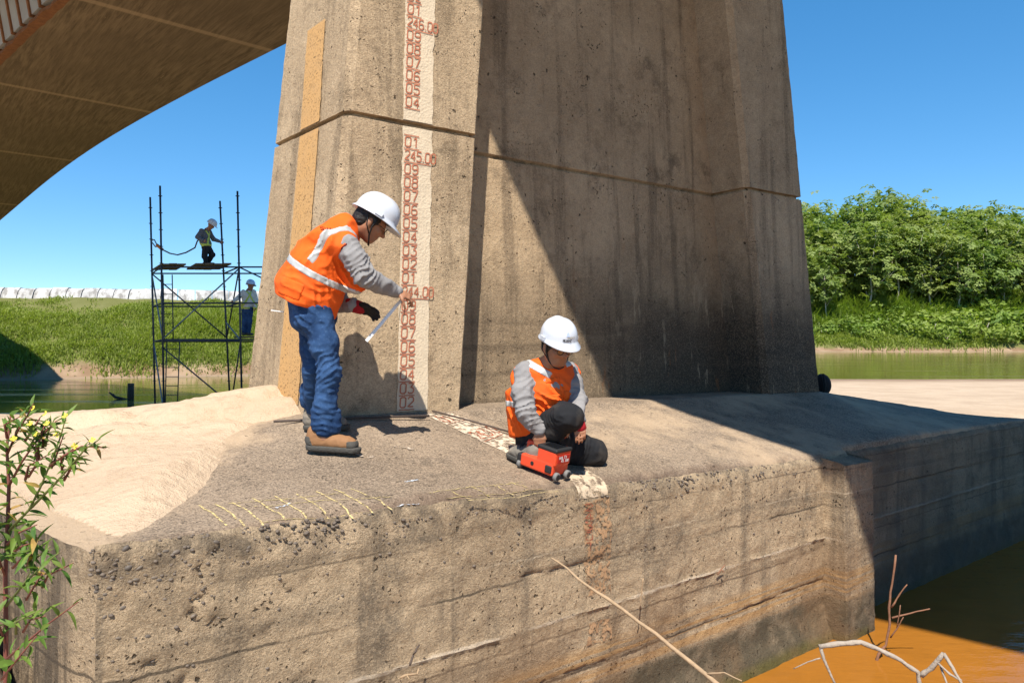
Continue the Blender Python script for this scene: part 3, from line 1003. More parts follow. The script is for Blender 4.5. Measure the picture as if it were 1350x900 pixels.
# ------------------------------------------------------------------ marks on the footing
def on_deck(px, py, lift=.012):
    """point of the footing's top seen at a photograph pixel"""
    d = 4.5
    for _ in range(22):
        x, y, z = P(px, py, d)
        zz = float(deck_z(np.array([x]), np.array([y]))[0])
        dn = (CZ - zz) * FPX / (py - 450)
        d = d * .5 + dn * .5
    x, y, _ = P(px, py, d)
    return deck_surf(x, y, lift * .35)
def deck_line(pts, w, mat, name, lift=.009, n=10):
    q = []
    for a, b in zip(pts[:-1], pts[1:]):
        a, b = A(*a), A(*b)
        for k in np.linspace(0, 1, n)[:-1]: q.append(a * (1 - k) + b * k + rng.normal(0, .22, 2))
    q.append(A(*pts[-1]))
    return MB().ribbon([on_deck(x, y, lift) for x, y in q], A(0, 0, 1), w).build(name, mat, footing)
for a, b in (((262, 666), (300, 692)), ((283, 664), (326, 692)), ((305, 662), (352, 690)), ((333, 657), (385, 686)), ((362, 654), (413, 683)), ((391, 652), (442, 679)), ((417, 648), (470, 676)), ((440, 645), (495, 672)), ((463, 644), (520, 668)),
             ((596, 648), (622, 655)), ((622, 643), (650, 651)), ((650, 640), (682, 648)), ((670, 636), (700, 643))):
    deck_line([a, b], .0095, M_CHALK, "chalk_line")
for pts in ([(300, 664), (400, 656), (455, 650)], [(335, 668), (440, 660), (520, 655)], [(345, 686), (430, 678), (520, 666)], [(565, 650), (620, 643), (690, 636)], [(590, 655), (660, 648), (720, 642)], [(620, 657), (690, 650), (740, 642)]):
    deck_line(pts, .0085, M_CHALK, "chalk_line")
for pts in ([(526, 665), (555, 660)], [(534, 636), (552, 633)], [(365, 668), (385, 664)]):
    deck_line(pts, .022, M_BLUEC, "chalk_mark")
M_SPL = worn("paint_splash", (.56, .47, .38), .54, 30)
for pts in ([(470, 598), (492, 604)], [(520, 588), (545, 592)], [(600, 556), (640, 563)], [(640, 551), (668, 556)]):
    deck_line(pts, .06, M_SPL, "paint_splash", .012)
# gauge carried on over the top
cl = [A(556, 545), A(590, 561), A(628, 579), A(668, 598), A(700, 612)]
cr = [A(590, 543), A(620, 553), A(655, 568), A(693, 586), A(726, 601)]
def lerp_path(p, k):
    k = k * (len(p) - 1); i = min(int(k), len(p) - 2); f = k - i
    return p[i] * (1 - f) + p[i + 1] * f
v = []
for k in np.linspace(0, 1, 40):
    a, b = lerp_path(cl, k), lerp_path(cr, k)
    for m in np.linspace(0, 1, 6):
        v.append(on_deck(*(a * (1 - m) + b * m), .013))
dg = obj("gauge_strip", mesh_np("gauge_strip", np.array(v) - A(LC[0], LC[1], 0), grid_quads(40, 6)), M_WORNW, footing)
dg["label"] = "worn white gauge strip painted across the sloping top"
def deck_uv(k, m, lift=.017):
    return on_deck(*(lerp_path(cl, k) * (1 - m) + lerp_path(cr, k) * m), lift)
for k0, txt in ((.10, "01"), (.42, "243.0"), (.78, "09")):
    mb = MB()
    kk = k0 + .14
    mb.ribbon([deck_uv(kk, m) for m in np.linspace(.05, .95, 6)], A(0, 0, 1), .016)
    w = .16 if len(txt) > 2 else .2
    write(mb, txt, lambda a, b: deck_uv(kk - .03 - b, .12 + a), w, .12, .05, .016)
    mb.build("numeral", M_WORNR, dg)

# old gauge on the front face
def face_pt(px, py, lift=.0):
    r = (px - 675) / FPX
    d2 = A(r, 1.0)
    k = (LC @ BB) / (d2 @ BB)
    q = A(r * k, k, CZ + (450 - py) / FPX * k)
    return face_surf((q[:2] - LC) @ UB, q[2], lift)
def face_strip(name, pts_l, pts_r, mat, lift, n=24, m=6):
    v = []
    for k in np.linspace(0, 1, n):
        a, b = lerp_path(pts_l, k), lerp_path(pts_r, k)
        for j in np.linspace(0, 1, m):
            v.append(face_pt(*(a * (1 - j) + b * j), lift))
    return obj(name, mesh_np(name, np.array(v) - A(LC[0], LC[1], 0), grid_quads(n, m)), mat, footing)
face_strip("faded_gauge", [A(769, 660), A(771, 760), A(776, 786)], [A(804, 654), A(805, 760), A(806, 780)], M_TANP, .007, 40, 10)
face_strip("faded_gauge", [A(776, 820), A(772, 850)], [A(804, 814), A(806, 840)], M_TANP, .007, 12, 10)
mb = MB()
def vert(px0, py0):
    return lambda a, b: face_pt(px0 - b + 0, py0 + a, .02)
for i, ch in enumerate("24301"):
    py = 662 + i * 13
    write(mb, ch, lambda a, b, py=py: face_pt(771 + a, py + 10 - b, .010), 9, 10, 2, .010)
mb.build("numeral", M_WORNR, footing)
# pale paint over the edge beside the scanner
v = []
q0, q1_ = face_pt(764, 652), face_pt(801, 648)
sa_, sb_ = (q0[:2] - LC) @ UB, (q1_[:2] - LC) @ UB
prof = [(t_, 0) for t_ in np.linspace(.17, 0, 12)] + [(0, g_) for g_ in np.linspace(.006, .085, 9)]
for t_, g_ in prof:
    for s_ in np.linspace(sa_, sb_, 14):
        if g_ == 0:
            x_, y_ = LC + UB * s_ + BB * t_
            w_ = deck_surf(x_, y_, .004) + A(*(-BB * .004 * math.exp(-t_ / .03)), 0)
        else: w_ = face_surf(s_, float(edge_z(s_)) - g_, .005)
        v.append(w_)
obj("paint_patch", mesh_np("paint_patch", np.array(v) - A(LC[0], LC[1], 0), grid_quads(len(prof), 14)), worn("cream_paint", (.58, .46, .33), .475, 18), footing)

# ------------------------------------------------------------------ pebbles in the concrete
def ico(sub=1):
    bm_v = []
    t = (1 + 5 ** .5) / 2
    v = [nrm(A(*p)) for p in [(-1, t, 0), (1, t, 0), (-1, -t, 0), (1, -t, 0), (0, -1, t), (0, 1, t), (0, -1, -t), (0, 1, -t), (t, 0, -1), (t, 0, 1), (-t, 0, -1), (-t, 0, 1)]]
    f = [(0, 11, 5), (0, 5, 1), (0, 1, 7), (0, 7, 10), (0, 10, 11), (1, 5, 9), (5, 11, 4), (11, 10, 2), (10, 7, 6), (7, 1, 8), (3, 9, 4), (3, 4, 2), (3, 2, 6), (3, 6, 8), (3, 8, 9), (4, 9, 5), (2, 4, 11), (6, 2, 10), (8, 6, 7), (9, 8, 1)]
    for _ in range(sub):
        nf = []; cache = {}
        def mid(a, b):
            k = (min(a, b), max(a, b))
            if k not in cache:
                cache[k] = len(v); v.append(nrm(v[a] + v[b]))
            return cache[k]
        for a, b, c in f:
            ab, bc, ca = mid(a, b), mid(b, c), mid(c, a)
            nf += [(a, ab, ca), (b, bc, ab), (c, ca, bc), (ab, bc, ca)]
        f = nf
    return np.array(v), np.array(f)
IV, IF = ico(1)
g = G("pebble")
oi = g.node("ShaderNodeObjectInfo").outputs["Random"]
c = g.mix(oi, (.07, .06, .055), (.22, .17, .125))
M_PEB = g.out(g.bsdf(g.mix(g.noise(40, 3), c, (.10, .085, .07)), .6, None, .35))
def pebble_me(seed):
    v = IV * (1 + .14 * fbm(IV + seed * 9, 1.3, 2, seed))[:, None]
    return mesh_np("pebble", v, tris=IF)
PEB = [pebble_me(i) for i in range(4)]
for m_ in PEB: m_.materials.append(M_PEB)
cand = [(166, 724), (188, 733), (219, 724), (236, 724), (148, 741), (155, 745), (170, 749), (184, 748), (141, 755), (206, 748), (216, 750), (180, 763), (147, 768), (156, 769), (126, 781), (137, 786), (148, 799), (163, 802), (137, 814), (232, 784), (217, 790), (218, 812), (344, 735), (358, 756), (244, 742), (251, 742), (205, 762), (211, 764), (288, 714), (386, 714), (392, 715), (128, 790), (366, 797), (302, 795), (195, 840), (157, 840), (175, 892), (350, 893), (272, 883), (310, 882), (160, 760), (172, 741), (198, 741), (168, 757), (228, 742), (191, 757), (262, 733), (300, 735), (131, 770), (134, 760), (143, 778), (152, 786), (240, 800), (256, 812), (280, 770), (330, 720), (318, 748), (400, 730), (428, 716), (450, 705), (520, 690), (574, 676), (592, 668), (623, 668), (700, 660), (640, 664), (668, 668)]
for i, (px, py) in enumerate(cand):
    if rng.random() < .02: continue
    p = face_pt(px + rng.normal(0, 1), py + rng.normal(0, 1), -.007)
    o = bpy.data.objects.new("pebble", PEB[i % 4]); link(o, footing)
    r = rng.uniform(.006, .012) * (1.25 if i < 14 else 1)
    o.location = tuple(p - A(LC[0], LC[1], 0)); o.scale = (r * rng.uniform(1.1, 1.6), r * .9, r * rng.uniform(.7, 1.0))
    o.rotation_euler = (0, rng.uniform(-.7, .4), math.radians(37.7))
# the many small ones as one part
vv, ff = [], []
I0, F0 = ico(0)
n_ = 0
for i in range(900):
    if i < 300:
        s_ = rng.exponential(1.3); g_ = min(rng.exponential(.22), 1.2) + .02
    else:
        s_ = rng.uniform(0, 5.2); g_ = .02 + rng.exponential(.06)
    if s_ > 5.2: continue
    p = front_pt(s_, rng.uniform(-.012, -.003), float(edge_z(s_)) - g_)
    if g_ < .08: p = p + A(*(BB * (.045 * math.exp(-g_ / .05))), -.012)
    r = rng.uniform(.0035, .0095)
    vv.append(I0 * r * A(1.4, 1, .9) + p); ff.append(F0 + n_); n_ += len(I0)
pb = obj("gravel", mesh_np("gravel", np.concatenate(vv) - A(LC[0], LC[1], 0), tris=np.concatenate(ff)), plain("gravel", (.13, .105, .085), .75, .6, 15), footing)
pb["kind"] = "stuff"

# ------------------------------------------------------------------ loose rods and sticks
M_ROD = plain("rusty_rod", (.075, .055, .045), .7, .4, 30)
def rod(a, b, r, name, label, cat, mat=M_ROD, lift=.012, group=None):
    p, q = on_deck(*a, lift), on_deck(*b, lift)
    root = thing(name, (p + q) / 2, label, cat, group)
    MB().tube([p, (p + q) / 2 + A(0, 0, .004), q], r, 8).build("bar", mat, root, True)
    return root
rod((361, 563), (566, 555), .008, "steel_rod", "long thin dark steel rod lying by the boots below the gauge", "rod", lift=.11)
rod((570, 545), (672, 573), .007, "steel_rod", "short dark steel rod lying beside the white painted strip on the top", "rod", lift=.06)

M_BARK = plain("dry_grey_wood", (.30, .255, .21), .85, .35, 30, bump=.006, bscale=70)
M_TWIG = plain("dry_brown_twig", (.33, .23, .14), .85, .35, 30, bump=.004, bscale=70)
M_REDT = plain("reddish_stick", (.20, .10, .06), .85, .35, 30, bump=.004, bscale=70)
def branch(name, label, paths, mat, cat="branch", base=None):
    """paths: list of ([(px,py,depth),...], r0, r1)"""
    p0 = P(*paths[0][0][0]) if base is None else base
    root = thing(name, p0, label, cat)
    for i, (pts, r0, r1) in enumerate(paths):
        q = [P(*p) for p in pts]
        out = [q[0]]
        for a, b in zip(q[:-1], q[1:]):
            L = np.linalg.norm(b - a)
            for k in (1 / 3, 2 / 3): out.append(a + (b - a) * k + rng.normal(0, .012 * L, 3))
            out.append(b)
        rr = .78 * np.linspace(r0, r1, len(out)) * (1 + .15 * rng.normal(size=len(out)).clip(-1, 1))
        MB().tube(out, list(rr), 7).build("stem" if i == 0 else "twig", mat, root, True)
    return root
branch("dead_branch", "long thin bare stick leaning in front of the footing face", [([(962, 915, 2.7), (930, 888, 2.75), (865, 835, 2.85), (800, 788, 2.95), (765, 765, 3.0), (747, 748, 3.05), (727, 735, 3.08)], .011, .005), ([(930, 888, 2.75), (955, 886, 2.7), (978, 897, 2.65)], .005, .003)], M_TWIG)
branch("driftwood_branch", "crooked pale grey dead branch rising from the orange pool, at the bottom edge", [([(1080, 852, 3.7), (1105, 848, 3.7), (1135, 846, 3.68), (1160, 856, 3.66), (1188, 870, 3.62), (1210, 885, 3.6), (1216, 920, 3.6)], .017, .013),
    ([(1214, 890, 3.6), (1228, 880, 3.58), (1244, 861, 3.55)], .016, .014), ([(1244, 861, 3.55), (1256, 880, 3.5), (1270, 905, 3.45)], .010, .008), ([(1237, 874, 3.55), (1252, 888, 3.5), (1268, 897, 3.46)], .008, .006), ([(1240, 878, 3.55), (1250, 905, 3.5)], .007, .006),
    ([(1082, 853, 3.7), (1086, 868, 3.68), (1103, 905, 3.66)], .010, .008), ([(1082, 867, 3.7), (1065, 872, 3.72), (1046, 881, 3.75)], .005, .003)], M_BARK)
branch("upright_stick", "thin reddish twig with side shoots standing up out of the orange pool", [([(1155, 873, 5.6), (1158, 862, 5.6), (1168, 850, 5.6), (1173, 822, 5.6), (1172, 800, 5.6), (1176, 770, 5.6), (1181, 731, 5.6)], .015, .009),
    ([(1175, 800, 5.6), (1186, 783, 5.58), (1196, 770, 5.56)], .009, .006), ([(1176, 814, 5.6), (1200, 808, 5.58), (1226, 802, 5.55)], .009, .006), ([(1174, 840, 5.6), (1184, 826, 5.57), (1191, 813, 5.55)], .007, .004), ([(1182, 830, 5.6), (1187, 797, 5.57)], .006, .004)], M_REDT)
branch("broken_twig", "short dark twig lodged on a joint low on the footing face", [([(540, 877, 3.52), (545, 862, 3.54), (553, 849, 3.58)], .008, .005), ([(545, 862, 3.54), (549, 858, 3.5)], .004, .003)], M_ROD, "twig")
branch("curled_twig", "small curled brown twig caught near the bottom edge of the face", [([(527, 893, 3.46), (536, 889, 3.46), (550, 888, 3.5), (552, 881, 3.52)], .008, .005), ([(536, 889, 3.46), (540, 895, 3.44)], .004, .003)], M_TWIG, "twig")
branch("hanging_twig", "thin dry twig hanging against the face right of the old gauge", [([(848, 762, 4.55), (846, 778, 4.56), (843, 802, 4.55)], .006, .004), ([(846, 778, 4.56), (850, 790, 4.54)], .004, .003)], M_TWIG, "twig")
branch("stub_twig", "tiny dark twig stub on the pale seam of the face", [([(946, 757, 5.15), (951, 750, 5.16), (956, 744, 5.17)], .008, .005), ([(951, 750, 5.16), (955, 754, 5.14)], .004, .003)], M_REDT, "twig")
# ------------------------------------------------------------------ vegetation
def leaf_mat(name, c1, c2, c3, scale=.6, trans=.35):
    g = G(name)
    n = g.noise(scale, 4, .6)
    c = g.mix(g.mr(n, .35, .65), c1, c2)
    oi = g.node("ShaderNodeObjectInfo").outputs["Random"]
    c = g.mix(g.math('MULTIPLY', oi, .75), c, c3)
    c = g.mix(g.math('MULTIPLY', g.mr(g.noise(scale * 9, 2), .55, .7), .5), c, tuple(min(1, x * 1.6) for x in c1))
    d = g.bsdf(c, .55, None, .3)
    t = g.node("ShaderNodeBsdfTranslucent")
    g.put(t.inputs[0], g.mix(1.0, c, (.9, 1.0, .35), 'MULTIPLY'))
    mx = g.node("ShaderNodeMixShader"); mx.inputs[0].default_value = trans
    g.nt.links.new(d, mx.inputs[1]); g.nt.links.new(t.outputs[0], mx.inputs[2])
    return g.out(mx.outputs[0])
M_GRASS = leaf_mat("bank_grass", (.26, .34, .06), (.13, .21, .035), (.31, .34, .09), .5, .5)
M_CANE = leaf_mat("cane_grass", (.18, .29, .05), (.08, .15, .028), (.24, .30, .06), .12, .45)
M_CEC = leaf_mat("tree_leaf", (.26, .35, .10), (.12, .20, .045), (.34, .37, .13), .25, .5)
M_BUSH = leaf_mat("bush_leaf", (.25, .36, .065), (.12, .21, .038), (.31, .37, .08), .3, .48)
M_TRUNK = plain("pale_trunk", (.34, .31, .26), .85, .35, 2, bump=.02, bscale=8)

def blades(n, place, hgt, wid, bend, per=14, spread=.25):
    """tufts of bent grass blades in one mesh"""
    V, Q = [], []
    base = 0
    cx, cy, sc_ = place(n)
    N = len(cx)
    M = N * per
    x = np.repeat(cx, per) + rng.normal(0, spread, M); y = np.repeat(cy, per) + rng.normal(0, spread, M)
    z = ground_h(x, y) - .05
    h = np.repeat(sc_, per) * hgt * rng.uniform(.55, 1.15, M)
    an = rng.uniform(0, 2 * math.pi, M); fa = an + math.pi / 2
    b = bend * h * rng.uniform(.3, 1.2, M)
    w = wid * rng.uniform(.7, 1.4, M)
    dx, dy = np.cos(an), np.sin(an); wx, wy = np.cos(fa) * w / 2, np.sin(fa) * w / 2
    def row(k, hz, ww):
        c = np.stack([x + dx * b * k, y + dy * b * k, z + h * hz], -1)
        o = np.stack([wx * ww, wy * ww, np.zeros(M)], -1)
        return c - o, c + o
    r0 = row(0, 0, .7); r1 = row(.25, .6, 1); r2 = row(1, 1 - .12 * 1, .15)
    v = np.stack([r0[0], r0[1], r1[0], r1[1], r2[0], r2[1]], 1).reshape(-1, 3)
    i = np.arange(M)[:, None] * 6
    q = np.concatenate([i + np.array([[0, 1, 3, 2]]), i + np.array([[2, 3, 5, 4]])])
    return v, q

def left_place(n):
    x = rng.uniform(-50, -11, n); dd = rng.uniform(.45, 14, n)
    y = bank_y(x) + dd
    nz = fbm(np.stack([x, y, x * 0], -1), .35, 3, 200)
    lim = np.interp(dd, [.7, 2.2, 4, 8, 11.5, 13.2, 14], [-.2, -.2, -.35, -.6, -.3, .2, .6])
    k = nz > lim + rng.normal(0, .10, n)
    sc_ = np.interp(dd, [.7, 3, 7, 12, 14], [.55, .7, 1.1, .5, .25]) * (1 + 1.1 * nz)
    return x[k], y[k], sc_[k]
v, q = blades(9500, left_place, .80, .055, .6, 12, .25)
tag(obj("bank_grass", mesh_np("bank_grass", v, q, smooth=False), M_GRASS), "tall bright green grass covering the left river bank below the white wall", "grass", kind="stuff")
def right_place(n):
    x = rng.uniform(52, 140, n); dd = rng.uniform(5, 33, n)
    y = bank_y(x) + dd
    nz = fbm(np.stack([x, y, x * 0], -1), .08, 3, 210)
    lim = np.interp(dd, [5, 9, 14, 33], [.25, -.2, -.7, -.8])
    k = nz > lim + rng.normal(0, .1, n)
    sc_ = np.interp(dd, [4, 9, 16, 33], [.3, .55, 1.3, 2.0]) * (1 + .4 * nz)
    return x[k], y[k], sc_[k]
v, q = blades(5200, right_place, 5.2, .30, .5, 11, .9)
tag(obj("cane_thicket", mesh_np("cane_thicket", v, q, smooth=False), M_CANE), "dense green cane and scrub on the far right river bank below the trees", "cane", kind="stuff")
def right_low(n):
    x = rng.uniform(52, 140, n); dd = rng.uniform(1.2, 12, n)
    y = bank_y(x) + dd
    nz = fbm(np.stack([x, y, x * 0], -1), .10, 3, 220)
    k = nz > np.interp(dd, [1, 4, 8, 12], [.25, .0, -.3, -.4]) + rng.normal(0, .12, n)
    return x[k], y[k], np.full(k.sum(), 1.0)
v, q = blades(2600, right_low, 1.3, .22, .6, 10, .8)
tag(obj("shore_grass", mesh_np("shore_grass", v, q, smooth=False), M_GRASS), "low pale green grass along the far right water line", "grass", kind="stuff")

def rosettes(cs, ups, size, nleaf):
    """star-shaped leaves radiating from each branch tip"""
    V = []
    for c, u, sz in zip(cs, ups, size):
        u = nrm(u); a = nrm(np.cross(u, A(.3, .9, .1))); b = np.cross(u, a)
        n = nleaf + rng.integers(-1, 2)
        ph = rng.uniform(0, 6.28)
        for k in range(n):
            an = ph + 6.283 * k / n + rng.normal(0, .18)
            d = nrm(a * math.cos(an) + b * math.sin(an) + u * rng.uniform(-.35, .45))
            s_ = nrm(np.cross(d, u)) * sz * .30
            L = sz * rng.uniform(.75, 1.2)
            dr = A(0, 0, -.22 * L)
            V += [c + d * L * .12, c + d * L * .6 + s_, c + d * L + dr, c + d * L * .6 - s_]
    V = np.array(V)
    return V, np.arange(len(V)).reshape(-1, 4)

def make_tree(seed, H, spread, ncl):
    r = np.random.default_rng(seed)
    mb = MB()
    top = A(r.normal(0, .5), r.normal(0, .5), H * .66)
    mid = top * .5 + A(r.normal(0, .3), r.normal(0, .3), 0)
    mb.tube([A(0, 0, -.6), A(0, 0, 0) + mid * .3, mid, top], [.24, .2, .17, .13], 6)
    tips, ups = [], []
    nb = 11
    for i in range(nb):
        an = 6.283 * i / nb + r.normal(0, .3)
        el = r.uniform(.15, 1.2)
        L = spread * r.uniform(.6, 1.05)
        st = top * r.uniform(.42, 1.0)
        d = A(math.cos(an) * math.cos(el), math.sin(an) * math.cos(el), math.sin(el) * 1.1 + .25)
        e = st + d * L
        m_ = st + d * L * .5 + A(math.cos(an), math.sin(an), 0) * L * .12
        mb.tube([st, m_, e], [.09, .06, .03], 5)
        for k in range(ncl):
            f = r.uniform(.25, 1.12)
            p = st + (e - st) * f + r.normal(0, spread * .22, 3) * A(1, 1, .75)
            tips.append(p); ups.append(A(d[0] * .5, d[1] * .5, 1) + r.normal(0, .3, 3))
    for k in range(ncl * 2):
        p = top + A(r.normal(0, spread * .35), r.normal(0, spread * .35), H * .38 * r.uniform(.2, 1.0))
        tips.append(p); ups.append(A(0, 0, 1) + r.normal(0, .35, 3))
    v, q = rosettes(tips, ups, r.uniform(.5, .95, len(tips)), 7)
    return mb, mesh_np("crown", v, q, smooth=False)
def tree_proto(seed, H, spread, ncl):
    mb, cm = make_tree(seed, H, spread, ncl)
    tm = mesh_np("trunk", np.concatenate(mb.v), faces=mb.f)
    tm.materials.append(M_TRUNK); cm.materials.append(M_CEC)
    return tm, cm, H
TREES = [tree_proto(300 + i, h, s_, n) for i, (h, s_, n) in enumerate([(19, 4.6, 32), (17, 5.2, 34), (21, 4.4, 29), (15, 4.8, 31), (18, 5.6, 36), (22, 5.0, 32)])]
def plant_tree(i, x, y, scale, label, group):
    tm, cm, H = TREES[i]
    root = thing("cecropia_tree", (x, y, gz(x, y) - .3), label, "tree", group)
    root.rotation_euler = (0, 0, rng.uniform(0, 6.28)); root.scale = (scale * rng.uniform(.95, 1.1),) * 2 + (scale,)
    link(bpy.data.objects.new("trunk", tm), root); link(bpy.data.objects.new("crown", cm), root)
def sky_line(px):   # height of the wood's outline in the photograph
    return np.interp(px, [980, 1060, 1090, 1130, 1160, 1190, 1215, 1250, 1280, 1310, 1350, 1450], [272, 275, 268, 268, 257, 263, 268, 279, 281, 276, 287, 285])
for row, (dd, off) in enumerate([(13, 11.0), (19, 7.5), (26, 4.0), (34, 1.0), (42, .0)]):
    x = 48 + row * 1.7
    while x < 150:
        xx = x + rng.normal(0, .8); y = float(bank_y(np.array([xx]))[0]) + dd + rng.normal(0, 1.2)
        px = 675 + xx / y * FPX
        topz = CZ + (450 - sky_line(px)) / FPX * y - off + float(np.clip(rng.normal(0, 1.3), -3, 1.3)) - .6
        gzz = gz(xx, y)
        i = int(rng.integers(0, 6))
        skip = row == 0 and (1120 < px < 1350 or rng.random() < .35)
        if 930 < px < 1460 and not skip:
            plant_tree(i, xx, y, max(.35, (topz - gzz) / (TREES[i][2] * 1.0)), 
                       ["slender pale-trunked tree at the front edge of the far wood", "broad-leaved tree in the lower tier of the wood across the river", "broad-leaved tree in the middle tier of the wood across the river", "tall broad-leaved tree whose crown makes the skyline of the far wood", "tall broad-leaved tree whose crown makes the skyline of the far wood"][row],
                       ["slender trees at the front of the far wood", "lower tier of the far wood", "middle tier of the far wood", "skyline trees of the far wood", "skyline trees of the far wood"][row])
        x += rng.uniform(3.6, 5.2) if row else rng.uniform(4, 6)

def bush_mesh(seed, n=420, leaf=.42):
    r = np.random.default_rng(seed)
    cs = r.normal(0, 1, (9, 3)) * A(.75, .75, .35) + A(0, 0, .75)
    rad = r.uniform(.45, .85, 9)
    V = []
    for k in range(n):
        j = r.integers(0, 9)
        d = nrm(r.normal(0, 1, 3) + A(0, -.1, .35))
        p = cs[j] + d * rad[j] * r.uniform(.7, 1.08) * A(1, 1, .9)
        if p[2] < 0: p[2] = r.uniform(0, .2)
        nn = nrm(d + r.normal(0, .5, 3)); a = nrm(np.cross(nn, r.normal(0, 1, 3))); b = np.cross(nn, a)
        s_ = leaf * r.uniform(.6, 1.2) * .5
        V += [p - a * s_, p - b * s_ * .5, p + a * s_, p + b * s_ * .5]
    return mesh_np("foliage", np.array(V), np.arange(len(V)).reshape(-1, 4), smooth=False)
BUSH = [bush_mesh(400 + i) for i in range(5)]
for m_ in BUSH: m_.materials.append(M_BUSH)
def stem_mesh():
    mb = MB()
    for k in range(4):
        an = k * 1.6
        mb.tube([A(0, 0, -.3), A(math.cos(an) * .25, math.sin(an) * .25, .5), A(math.cos(an) * .55, math.sin(an) * .55, 1.0)], [.05, .04, .02], 5)
    m_ = mesh_np("stem", np.concatenate(mb.v), faces=mb.f); m_.materials.append(M_TRUNK); return m_
STEM = stem_mesh()
nb_ = 0
for px, py, s_ in [(1085, 432, 1.6), (1100, 425, 2.0), (1118, 420, 2.3), (1140, 430, 2.0), (1160, 418, 3.0), (1150, 440, 1.5), (1182, 428, 2.6), (1200, 436, 2.0), (1215, 415, 3.0), (1228, 432, 3.2), (1245, 445, 2.2), (1256, 425, 3.4), (1272, 440, 2.8), (1282, 415, 3.6), (1297, 432, 3.4), (1310, 446, 2.4), (1318, 420, 3.8), (1334, 436, 3.2), (1345, 420, 3.8), (1356, 446, 2.6), (1368, 430, 3.4),
                   (1105, 402, 2.6), (1130, 398, 2.8), (1160, 395, 3.0), (1195, 392, 3.4), (1235, 390, 3.4), (1265, 385, 3.8), (1300, 380, 4.0), (1335, 378, 4.2), (1240, 405, 3.2), (1312, 400, 3.6), (1350, 398, 4.0), (1180, 405, 3.0), (1285, 398, 3.4)]:
    # stand the bush where its foot meets the bank
    dd = np.interp(py, [376, 395, 420, 446], [32, 22, 11, 4]); x = (px - 675) / FPX * (172 + dd)
    y = float(bank_y(np.array([x]))[0]) + dd
    root = thing("bush", (x, y, gz(x, y) - .2), "rounded light green bush on the far right bank below the trees", "bush", "bushes on the far right bank")
    root.rotation_euler = (0, 0, rng.uniform(0, 6.28)); root.scale = (s_ * 1.15, s_ * 1.15, s_)
    link(bpy.data.objects.new("foliage", BUSH[nb_ % 5]), root); link(bpy.data.objects.new("stem", STEM), root)
    nb_ += 1

# ------------------------------------------------------------------ white flood wall on the left bank
def wall_mat():
    g = G("whitewashed_concrete")
    c = g.mix(g.mr(g.noise(.7, 5), .35, .65), (.46, .46, .46), (.36, .36, .36))
    st = g.noise(1.0, 5, .65, vec=g.mapping(scale=(2.2, 2.2, .5)))
    c = g.mix(g.math('MULTIPLY', g.mr(st, .46, .62), .75), c, (.15, .14, .13))
    return g.out(g.bsdf(c, .85, g.bump(g.noise(8, 4), .03), .25))
M_WALL = wall_mat()
wallr = thing("flood_wall", (-33, 60, CZ + 2.4), "long white stained concrete flood wall along the crest of the left bank", "wall")
path = []
x = -62.0
while x < -8:
    path.append((x, float(bank_y(np.array([x]))[0]) + 14.2)); x += 1.22
for (x0, y0), (x1, y1) in zip(path[:-1], path[1:]):
    a, b = A(x0, y0), A(x1, y1); u = nrm(b - a); n = A(u[1], -u[0])
    a = a + u * .035; b = b - u * .035 + rng.normal(0, .02, 2)
    zb_ = CZ + 2.6; H = 1.78 + rng.normal(0, .03)
    prof = [(.0, 0), (-.10, .5), (-.28, 1.0), (-.48, 1.4), (-.66, 1.6), (-.95, H), (-1.4, H)]
    rows = []
    for o, h in prof:
        rows.append([A(*(a - n * -o * -1 if False else a + n * o), zb_ + h), A(*(b + n * o), zb_ + h)])
    rows.append([A(*(a - n * 1.4), zb_), A(*(b - n * 1.4), zb_)])
    v = np.array(rows).reshape(-1, 3)
    k = len(rows)
    f = [(2 * i, 2 * i + 1, 2 * i + 3, 2 * i + 2) for i in range(k - 1)] + [tuple(2 * i for i in range(k - 1, -1, -1)), tuple(2 * i + 1 for i in range(k))]
    MB().add(v, f).build("panel", M_WALL, wallr)
MB().hexa([A(*path[0], CZ + 2.4) + A(0, .3, 0), A(*path[-1], CZ + 2.4) + A(0, .3, 0), A(*path[-1], CZ + 2.4) + A(0, 1.2, 0), A(*path[0], CZ + 2.4) + A(0, 1.2, 0),
           A(*path[0], CZ + 3.95) + A(0, .6, 0), A(*path[-1], CZ + 3.95) + A(0, .6, 0), A(*path[-1], CZ + 3.95) + A(0, 1.2, 0), A(*path[0], CZ + 3.95) + A(0, 1.2, 0)]).build("core", plain("dark_joint", (.12, .11, .10), .9), wallr)

# ------------------------------------------------------------------ things in the water
M_DARKW = plain("wet_dark_timber", (.035, .028, .022), .6, .5, 8, bump=.02, bscale=15)
pp_ = P(172, 527, 30.5); pp_[2] = 0
root = thing("mooring_post", (pp_[0], pp_[1], -.6), "dark timber post standing in the green water on the left", "post")
mb = MB(); mb.tube([A(pp_[0], pp_[1], -.8), A(pp_[0] + .01, pp_[1], .4), A(pp_[0] + .02, pp_[1], .68)], [.13, .125, .115], 10); mb.build("shaft", M_DARKW, root, True)
MB().lathe(A(pp_[0] + .02, pp_[1], .60), (0, 0, 1), [(.125, 0), (.13, .03), (.125, .06)], 12).build("band", M_ROD, root)
ps = P(152, 522, 31.0)
root = thing("driftwood_snag", (ps[0], ps[1], 0), "small dark driftwood snag poking out of the water beside the post", "driftwood")
MB().tube([A(ps[0] - .25, ps[1], .28), A(ps[0], ps[1], .08), A(ps[0] + .35, ps[1], .0), A(ps[0] + .8, ps[1], -.1)], [.03, .06, .06, .05], 7).build("stem", M_DARKW, root, True)
MB().tube([A(ps[0] - .02, ps[1], .08), A(ps[0] - .08, ps[1], .22)], [.04, .02], 6).build("twig", M_DARKW, root, True)
